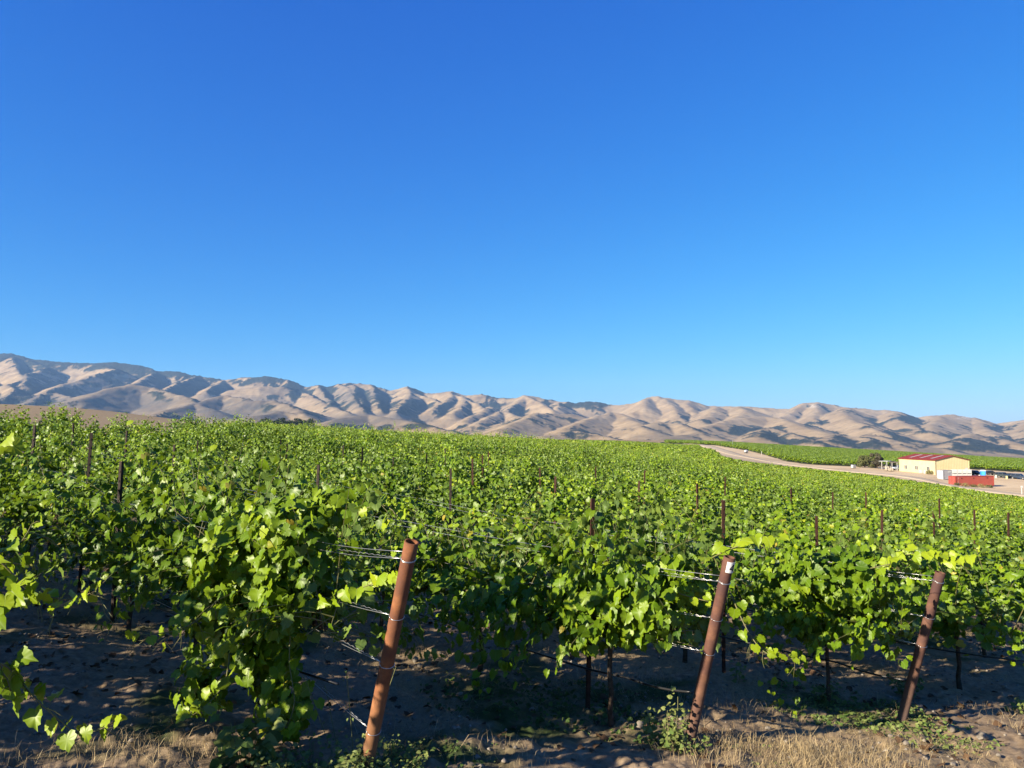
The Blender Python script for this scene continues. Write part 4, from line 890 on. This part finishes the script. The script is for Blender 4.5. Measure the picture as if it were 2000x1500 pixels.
def container(px,d,Ln,colr,colr2,lab,rz=.21,grey=False):
    p=on_ground(px,d); a=rz; H,Wd=2.6,2.44; zmin=min(gz(*frame(p,a)(x,y,0)[:2]) for x in(0,Ln) for y in(0,Wd)); p[2]=zmin+.28
    m_=speckled("container_red" if not grey else "container_grey",colr,colr2,1.2,.6,0,.3); root=empty("shipping_container",tuple(p),a,lab,"container","shipping containers in the yard")
    mb=MB()
    def cor(x0,x1,y,nrm):
        k=int((x1-x0)/.28); V=[];F=[]; pr=[]
        for i in range(k):
            st=(x1-x0)/k; x=x0+i*st; pr+=[(x,0),(x+st*.3,0),(x+st*.45,1),(x+st*.75,1),(x+st*.9,0)]
        pr.append((x1,0))
        for x,o in pr: V+=[(x,y+o*.05*nrm,.14),(x,y+o*.05*nrm,H-.1)]
        mb.add(V,[(2*i,2*i+2,2*i+3,2*i+1) for i in range(len(pr)-1)])
    cor(.1,Ln-.1,.06,1); cor(.1,Ln-.1,Wd-.06,-1); mb.box((Ln/2,Wd/2,H-.05),(Ln-.2,Wd-.1,.05)); mb.box((Ln/2,Wd/2,.12),(Ln-.2,Wd-.1,.1)); mb.box((Ln-.08,Wd/2,H/2),(.06,Wd-.2,H-.2))
    mb.build("body",m_,root)
    fr=MB()
    for x in(.08,Ln-.08):
        for y in(.08,Wd-.08): fr.box((x,y,H/2),(.16,.16,H))
    for y in(.08,Wd-.08):
        for z in(.07,H-.06): fr.box((Ln/2,y,z),(Ln-.3,.13,.13))
    for x in(.08,Ln-.08):
        for z in(.07,H-.06): fr.box((x,Wd/2,z),(.14,Wd-.3,.13))
    fr.build("frame",m_,root)
    for i,y in enumerate((Wd*.29,Wd*.71)):
        dm=speckled("door_colour",(0.323,0.362,0.401) if grey else colr,(0.375,0.407,0.440) if grey else colr2,2,.5)  # the grey container's doors carry sunlight in their paler colour
        dr=MB().box((.05,y,H/2),(.05,Wd*.40,H-.3)).build("door",dm,root)
        b=MB()
        for dy in(-.2,.2): b.tube([(.0,y+dy,.25),(.0,y+dy,H-.25)],.025,6)
        b.build("lock_bar",galv,dr)
    lg=MB()
    for x in(.5,Ln-.5):
        for y in(.4,Wd-.4): lg.box((x,y,-.3),(0.259,0.259,0.465))
    lg.build("footing",wood,root)
    return root,m_
RC,rm_=container(1865.5,204,12.0,(0.233,0.039,0.026),(0.284,0.055,0.037),"long faded red shipping container in front of the barn")
lt=MB(); rr3=random.Random(3)
for i in range(6):
    z=2.25-i*.33
    lt.box((.95,.0,z),(0.207,0.013,0.045)); lt.box((.84 if i%2 else 1.06,.0,z-.09),(0.052,0.013,0.084))
    if i%3==0: lt.box((.95,.0,z-.17),(0.194,0.013,0.039))
lt.build("lettering",wht,RC)
for x in(1.9,5.6,9.9): MB().box((x,-.01,2.1),(0.355,0.019,0.181)).build("vent",darkst,RC)
GC,gm_=container(1842,219,3.0,(0.194,0.187,0.200),(0.246,0.239,0.252),"grey shipping container, door end coloured pale for sunlight, behind the red one",rz=.21,grey=True)
MB().box((2.2,.0,2.1),(1.2,.02,.36)).build("sign_plate",wht,GC)
# white bins stacked by the gable
for i in range(4):
    for j in range(2):
        p=on_ground(1863.5+9.3*i,226-.1*i); root=empty("fruit_bin",(p[0],p[1],gz(*on_ground(1875,227)[:2])+1.28*j+.25),-.13,f"white slatted bin, {ordinal(i+1)} from the left in the {'upper' if j else 'lower'} layer by the gable","bin","white bins stacked by the barn gable")
        m=MB(); s_=1.22
        for yy in(-s_/2,s_/2):
            for q in range(6): m.box((-.5+.2*q,yy,.68),(.155,.05,1.05))
            for z in(.2,.7,1.18): m.box((0,yy+.02*np.sign(yy)*-1,z),(s_-.06,.05,.09))
        for xx in(-s_/2,s_/2):
            for q in range(6): m.box((xx,-.5+.2*q,.68),(.05,.15,1.05))
        for xx in(-.57,.57):
            for yy in(-.57,.57): m.box((xx,yy,.62),(.10,.10,1.24))
        m.build("slatted_sides",wht,root); MB().box((0,0,.2),(1.1,1.1,.06)).build("floor_board",wht,root)
        b=MB()
        for yy in(-.45,0,.45): b.box((0,yy,.07),(1.2,.12,.14))
        b.build("skid",wood,root)
# portable toilet
def toilet():
    p=on_ground(1919.5,236); r=empty("portable_toilet",tuple(p),-.25,"bright blue portable toilet with a pale domed roof beside parked vehicles","toilet")
    blue=mat("blue_plastic",(.03,.22,.62),.4); lb=mat("pale_roof",(0.388,0.465,0.504),.4)
    MB().box((0,0,1.05),(1.25,1.2,2.1)).build("cabin",blue,r,bevel=.05)
    V=[];n=12; mb=MB()
    prof=[(-.68,2.1),(-.6,2.28),(-.35,2.42),(0,2.47),(.35,2.42),(.6,2.28),(.68,2.1)]
    for x,z in prof: V+=[(x,-.66,z),(x,.66,z)]
    mb.add(V,[(2*i,2*i+2,2*i+3,2*i+1) for i in range(6)]+[tuple(range(0,14,2))[::-1],tuple(range(1,14,2))]); mb.build("roof",lb,r)
    d=MB().box((0,-.625,1.0),(.8,.05,1.85)).build("door",mat("blue_door",(.05,.30,.72),.4),r,bevel=.01); MB().box((.3,-.67,1.0),(0.032,0.032,0.103)).build("handle",blk,d)
    m=MB(); 
    for k in range(5): m.box((0,-.63 if False else .0,1.9),(1.27,.5,.02)) if False else m.box((-.64,0,1.6+.07*k),(0.013,0.452,0.019))
    m.build("vent_slots",blk,r); MB().box((0,0,.05),(1.3,1.3,.1)).build("base",blk,r)
toilet()
# vehicles
tyre=mat("tyre_rubber",(0.010,0.010,0.010),.85); rimm=mat("wheel_rim",(0.291,0.291,0.297),.35,.8); lampm=mat("lamp_lens",(0.388,0.355,0.323),.2); redl=mat("tail_lens",(0.226,0.013,0.013),.25)
def vehicle(name,px,d,rz,colr,lab,cat,kind='suv',group="vehicles parked behind the red container"):
    p=on_ground(px,d); r=empty(name,tuple(p),rz,lab,cat,group); pm=mat("paint_"+name,colr,.3,.1,.5)
    Lh,Wh=2.3,.92
    if kind=='suv': prof=[(-2.3,.45),(-2.3,.95),(-2.2,1.05),(-1.95,1.62),(-1.7,1.72),(.25,1.72),(.5,1.66),(1.05,1.12),(2.1,.98),(2.3,.82),(2.3,.45)]
    elif kind=='pickup': prof=[(-2.6,.5),(-2.6,1.05),(-.75,1.05),(-.7,1.6),(-.45,1.76),(.55,1.76),(.75,1.68),(1.25,1.15),(2.4,1.02),(2.6,.85),(2.6,.5)]
    else: prof=[(-2.2,.4),(-2.2,.85),(-1.7,.95),(-1.1,1.38),(.2,1.42),(.95,.98),(1.95,.86),(2.2,.7),(2.2,.4)]
    mb=MB(); n=len(prof); V=[]
    for y,k in((-Wh,0),(-Wh*.98,1),(Wh*.98,1),(Wh,0)):
        pass
    for sg in(-1,1):
        for x,z in prof:
            w=Wh if z<1.12 else Wh*(1-.22*(z-1.12)/.6); V.append((x,sg*w,z))
    F=[tuple(range(n))[::-1],tuple(range(n,2*n))][::1]+[(i,(i+1)%n,n+(i+1)%n,n+i) for i in range(n)]
    mb.add(V,F); mb.build("body",pm,r,bevel=.04)
    top=max(z for x,z in prof)
    # glass: side windows as slightly proud panels, plus front and rear screens
    xs=[x for x,z in prof if z>1.3]; x0,x1=min(xs),max(xs)
    for sg in(-1,1):
        for a_,b_ in(((x0+.1),(x0+x1)/2-.05),((x0+x1)/2+.05,x1+.1)):
            zl,zh=1.1,top-.14; wl_=lambda z:Wh*(1-.22*max(0,z-1.12)/.6)+.012; t=.025
            q=[(a_,sg*wl_(zl),zl),(b_+.2*(b_>x1),sg*wl_(zl),zl),(b_-.05,sg*wl_(zh),zh),(a_+.05,sg*wl_(zh),zh)]
            MB().add(q+[(x,y-sg*t,z) for x,y,z in q],[(0,1,2,3),(7,6,5,4),(0,4,5,1),(1,5,6,2),(2,6,7,3),(3,7,4,0)]).build("window",glass,r)
    fi=[i for i,(x,z) in enumerate(prof) if z>1.55 or (kind=='car' and z>1.3)][-1]; (xa,za),(xb,zb)=prof[fi],prof[fi+1]
    nx,nz_=(za-zb),(xb-xa); ll=math.hypot(nx,nz_); nx/=ll;nz_/=ll
    q=[(xa+.05+nx*.015,-.62,za-.05+nz_*.015),(xb-.05+nx*.015,-.72,zb+.05+nz_*.015),(xb-.05+nx*.015,.72,zb+.05+nz_*.015),(xa+.05+nx*.015,.62,za-.05+nz_*.015)]
    MB().add(q+[(x-nx*.02,y,z-nz_*.02) for x,y,z in q],[(0,1,2,3),(7,6,5,4),(0,4,5,1),(1,5,6,2),(2,6,7,3),(3,7,4,0)]).build("windscreen",glass,r)
    if kind=='suv': MB().box((-2.12,0,1.32),(.09,1.3,.42)).build("rear_window",glass,r)
    wx=1.45 if kind!='pickup' else 1.65
    for x in(-wx,wx):
        for sg in(-1,1):
            w=MB().tube([(x,sg*(Wh-.2),.36),(x,sg*(Wh+.02),.36)],.36,18).build("wheel",tyre,r); MB().tube([(x,sg*(Wh-.02),.36),(x,sg*(Wh+.035),.36)],.21,14).build("rim",rimm,w)
    e=prof[-1][0]
    for sg in(-1,1):
        MB().box((e-.04,sg*.66,.82),(0.078,0.220,0.103)).build("headlight",lampm,r); MB().box((prof[0][0]+.03,sg*.72,.9),(0.065,0.142,0.129)).build("tail_lamp",redl,r)
    for x in(e+.02,prof[0][0]-.02): MB().box((x,0,.52),(.12,1.7,.2)).build("bumper",blk,r)
    return r
vehicle("parked_car",1904,243,-1.2,(0.013,0.014,0.017),"black off-roader parked left of the blue toilet","car",'suv')
vehicle("parked_car",1934,252,.15,(0.023,0.026,0.023),"low dark car parked just right of the blue toilet","car",'car')
vehicle("parked_car",1958,241,-1.35,(0.045,0.055,0.052),"dark grey off-roader in the middle of the parked row","car",'suv')
vehicle("parked_car",1973,243,-1.3,(0.013,0.013,0.014),"small black car left of the dark blue off-roader","car",'car')
vehicle("parked_car",1990,238,-1.0,(0.019,0.032,0.055),"dark blue off-roader at the right end of the parked row","car",'suv')
vehicle("pickup_truck",1759,259,.10,(0.310,0.362,0.427),"pale blue pickup truck nosed up to the barn's left end","truck",'pickup',"vehicle by the open shed")
def drum(px,d,lab,colr=(0.485,0.440,0.355)):
    p=on_ground(px,d); r=empty("drum",tuple(p),0,lab,"drum","drums among the parked vehicles"); m=mat("drum_paint",colr,.5)
    MB().tube([(0,0,0),(0,0,.05),(0,0,.3),(0,0,.33),(0,0,.36),(0,0,.6),(0,0,.63),(0,0,.66),(0,0,.9)],[.29,.3,.3,.32,.3,.3,.32,.3,.3],14).build("shell",m,r); MB().tube([(0,0,.88),(0,0,.93)],.27,14).build("lid",blk,r)
drum(1945,239,"cream drum standing between the parked cars"); drum(1913,236,"pale drum hard against the left of the blue toilet",(0.452,0.452,0.427)); drum(1966,237,"yellowish drum by the small black car",(0.452,0.427,0.194))
# open shed, pallets, tanks, posts
def shed(px0,px1,d,lab,roofc,h):
    a=on_ground(px0,d); b=on_ground(px1,d-2); v=b-a; Lr=np.hypot(v[0],v[1]); rz=math.atan2(v[1],v[0]); r=empty("open_shed",tuple(a),rz,lab,"shed","open sheds beside the barn")
    m=speckled("shed_roof",roofc,tuple(c*1.2 for c in roofc),2,.5)
    mb=MB(); k=int(Lr/.4)
    for i in range(k): mb.box((Lr*(i+.5)/k,2,h+.05+.02*(i%2)),(Lr/k*.98,4.4,.09))
    mb.build("roof",m,r); mb2=MB().box((Lr/2,.05,h-.08),(Lr,.06,.10)).box((Lr/2,3.9,h-.08),(Lr,.06,.10)); mb2.build("roof_beam",darkst,r)
    for x in(.9,Lr-.4):
        for y in(.05,3.9): MB().box((x,y,h/2-.15),(.11,.11,h-.02+.3)).build("post",wht,r)
shed(1717,1735,262,"open shed with a pale flat roof on white posts near the willow",(0.388,0.388,0.375),2.7); shed(1737,1755,256,"brown roofed open shed nearest the barn",(0.129,0.090,0.065),2.6)
sack=speckled("cream_sacks",(0.401,0.336,0.246),(0.478,0.420,0.323),5,.9)
for i,(px,d,nz_,lab) in enumerate([(1733,248,4,"taller pallet stack of cream sacks in front of the open sheds"),(1740,247,3,"shorter pallet stack of cream sacks right of the taller one")]):
    p=on_ground(px,d); r=empty("pallet_stack",tuple(p),.2*i,lab,"pallet","pallets in front of the sheds"); m=MB()
    for q in(-.5,0,.5): m.box((q,0,.07),(.1,1.1,.1))
    for q in range(5): m.box((0,-.48+.24*q,.14),(1.2,.1,.03))
    m.build("pallet",wood,r); m=MB(); rg=random.Random(i)
    for z in range(nz_):
        for x in(-.36,.36):
            for y in(-.3,.3): m.box((x+rg.uniform(-.05,.05),y,.32+.33*z),(0.452,0.362,0.204))
    m.build("sacks",sack,r,bevel=.10)
def tote(px,d):
    p=on_ground(px,d); r=empty("water_tote",tuple(p),.3,"white square water tote alone beside the dirt lane","tank"); MB().box((0,0,.68),(1.15,1.0,1.0)).build("tank",wht,r,bevel=.08); m=MB()
    for q in np.linspace(-.58,.58,6):
        for y in(-.53,.53): m.tube([(q,y,.15),(q,y,1.2)],.015,5)
    for z in(.2,.55,.9,1.2):
        m.tube([(-.6,-.53,z),(.6,-.53,z),(.6,.53,z),(-.6,.53,z),(-.6,-.53,z)],.015,5)
    m.build("cage",galv,r); MB().box((0,0,.08),(1.2,1.05,.15)).build("base",blk,r); MB().tube([(0,0,1.17),(0,0,1.25)],.15,12).build("cap",blk,r)
tote(1667,262)
def trailer(px,d):
    p=on_ground(px,d); r=empty("tank_trailer",tuple(p),.5,"white tank trailer parked on the slope beside the dirt road","trailer"); r.scale=(.72,.72,.72)
    P=[(-1.15+2.3*i/8,0,1.25) for i in range(9)]; MB().tube(P,[.55,.72,.78,.8,.8,.8,.78,.72,.55],18).build("tank",wht,r,True); MB().box((0,0,.5),(2.6,1.3,.14)).build("chassis",blk,r)
    for x in(-.2,):
        for sg in(-1,1): MB().tube([(x,sg*.62,.38),(x,sg*.86,.38)],.38,16).build("wheel",tyre,r)
    MB().tube([(1.3,0,.5),(2.4,0,.45)],.06,6).build("drawbar",blk,r); MB().tube([(0,0,2.0),(0,0,2.15)],.22,12).build("hatch",wht,r)
trailer(1458,337)
def sign(px,d,h,lab,w=.5):
    p=on_ground(px,d); r=empty("marker_post",tuple(p),0,lab,"marker","white marker posts by the road"); MB().box((0,0,h/2-.1),(.13,.13,h+.2)).build("post",wht,r,bevel=.01); MB().box((0,-.09,h-.22),(w,.04,.42)).build("plate",wht,r,bevel=.01)
sign(1994,178,2.1,"white marker post with a small plate at the right edge of the lane"); sign(1488,330,1.5,"short white marker post beside the far vine block",.3)
def pole(px,d,h):
    p=on_ground(px,d); r=empty("utility_pole",tuple(p),0,"thin pale utility pole on the far vine block's edge","pole"); MB().tube([(0,0,-.3),(0,0,h)],[.11,.08],8).build("pole",galv,r); MB().box((0,0,h-.5),(1.6,.1,.12)).build("crossarm",wood,r)
pole(1432,430,4.2)
# trees and shrubs
def tree_leaf(name,c1,c2):
    m=mat(name,c1,.7,0,.2); a=attr(m,"tint"); s=N(m,'ShaderNodeSeparateColor'); L(m,a.outputs[0],s.inputs[0]); c=ramp(m,s.outputs[0],[(0,c1),(1,c2)]); base(m,c); return m
olive=tree_leaf("olive_leaf",(0.045,0.055,0.016),(0.110,0.110,0.039)); greyw=tree_leaf("willow_leaf",(0.039,0.037,0.023),(0.090,0.078,0.048)); darkg=tree_leaf("dark_leaf",(0.016,0.026,0.012),(0.039,0.055,0.023)); yell=tree_leaf("yellow_shrub_leaf",(0.129,0.123,0.039),(0.220,0.194,0.078))
def tree(name,pos,h,w,m,lab,cat,n=700,lsz=.3,seed=1,group=None,trunk=.25,gap=.55):
    rng=np.random.default_rng(seed); r=empty(name,tuple(pos),rng.uniform(0,6),lab,cat,group)
    nb=9; C=[]; mb=MB(); mb.tube([(0,0,-.3),(.05*h*.3,0,h*trunk),(0,.05,h*.55)],[h*.035,h*.028,h*.015],8)
    for i in range(nb):
        a=2*math.pi*i/nb+rng.uniform(-.4,.4); rr_=w*.5*rng.uniform(.25,.85); z=h*rng.uniform(trunk+.05,.86); c=np.array([rr_*math.cos(a),rr_*math.sin(a),z]); C.append((c,w*rng.uniform(.16,.28)*gap*1.6))
        mb.tube([(0,0,h*trunk*.8),tuple(c*np.array([.5,.5,.75])),tuple(c)],[h*.016,h*.011,h*.005],6)
    C.append((np.array([0,0,h*.8]),w*.25))
    mb.build("trunk",wood,r); per=n//len(C); A=[]
    for c,ra in C:
        q=unit(rng.normal(0,1,(per,3)))*rng.random((per,1))**.4*ra*np.array([1,1,.85]); A.append((c+q,q/ra))
    p=np.concatenate([a for a,b in A]); nn=np.concatenate([b for a,b in A]); p[:,2]=np.clip(p[:,2],.05*h,h)
    V,F,T=leaves(p,nn+rng.normal(0,.5,(len(p),3))+[0,0,.3],rng.normal(0,1,(len(p),3))-[0,0,.4],rng.uniform(.6,1.3,len(p))*lsz,np.clip(rng.normal(.5,.25,len(p)),0,1),rng,2)
    obj("crown",mesh("crown",V,F,m,{"tint":T}),r); return r
tree("willow_tree",on_ground(1714,268),5.6,5.0,greyw,"grey brown willow left of the open sheds","tree",3400,.24,3,None,.12)
tree("shrub",on_ground(1689,272),4.2,5.6,olive,"broad olive green shrub left of the willow","shrub",2600,.28,4,"shrubs round the yard",.08)
tree("shrub",on_ground(1702,270),3.9,3.8,olive,"rounded olive shrub between the broad shrub and the willow","shrub",1600,.26,14,"shrubs round the yard",.08)
tree("shrub",on_ground(1745,274),2.6,3.0,greyw,"dull brown shrub behind the open sheds","shrub",800,.24,5,"shrubs round the yard",.08)
p=fb(-1.2,1.4,0); tree("shrub",(p[0],p[1],gz(p[0],p[1])),1.3,2.0,yell,"yellowish dry shrub at the barn's near corner","shrub",700,.16,6,"shrubs round the yard",.05)
tree("shrub",on_ground(1838,221.5),1.2,1.6,darkg,"dark low shrub at the grey container's door end","shrub",500,.16,8,"shrubs round the yard",.05)
for i in range(5): tree("shrub",on_ground(1868+16*i,201.5),.75+.2*(i%2),2.2,yell if i%2 else olive,f"dry weed shrub, {ordinal(i+1)} from the left along the red container's foot","shrub",360,.13,30+i,"weedy shrubs at the red container's foot",.03)
# plain beyond the crest on the left
for i,px in enumerate([511,519,526,534,543,551,560,569,578,586,593,601,608]):
    d=880+12*math.sin(i*2.1); s=ray(px,824)[0]; tree("oak_tree",(s*d,d,gz(s*d,d)-.5),6.5+2.2*math.sin(i*1.7),9.0,darkg,f"dark tree on the plain below the grey hills, {ordinal(i+1)} from the left","tree",420,1.0,50+i,"line of dark trees on the plain",.1,.7)
for i,px in enumerate([421,430,439,447]):
    d=620; s=ray(px,826)[0]; tree("shrub",(s*d,d,gz(s*d,d)-.3),3.2,6.5,darkg,f"dark shrub beyond the vineyard crest, {ordinal(i+1)} from the left","shrub",300,.6,80+i,"dark shrubs beyond the crest",.05,.7)
def hut(px,d):
    s=ray(px,822)[0]; p=(s*d,d,gz(s*d,d)); r=empty("pump_hut",p,.5,"tiny tan pump hut standing on the green plain beyond the crest","hut"); tan=speckled("tan_board",(0.271,0.175,0.097),(0.336,0.226,0.129),3,.8)
    MB().box((0,0,1.3),(2.4,2.4,2.6)).build("wall",tan,r); MB().add([(-1.5,-1.5,2.6),(1.5,-1.5,2.6),(1.5,1.5,2.6),(-1.5,1.5,2.6),(0,-1.5,3.6),(0,1.5,3.6)],[(0,1,4),(3,5,2),(0,4,5,3),(1,2,5,4),(0,3,2,1)]).build("roof",redroof,r); MB().box((0,-1.22,1.0),(.9,.06,2.0)).build("door",darkst,r)
hut(366,455)
# ---------------------------------------------------------------- air between here and the hills
hz=mat("haze"); hz.node_tree.nodes.remove(hz.node_tree.nodes['Principled BSDF'])
pv=N(hz,'ShaderNodeVolumePrincipled',Density=4.0e-5,Anisotropy=0); pv.inputs['Color'].default_value=(.32,.58,1,1)
L(hz,pv.outputs[0],[n for n in hz.node_tree.nodes if n.type=='OUTPUT_MATERIAL'][0].inputs['Volume'])
b=MB().box((0,0,330),(27000,27000,1110)); o=b.build("haze",hz); tag(o,kind='stuff')
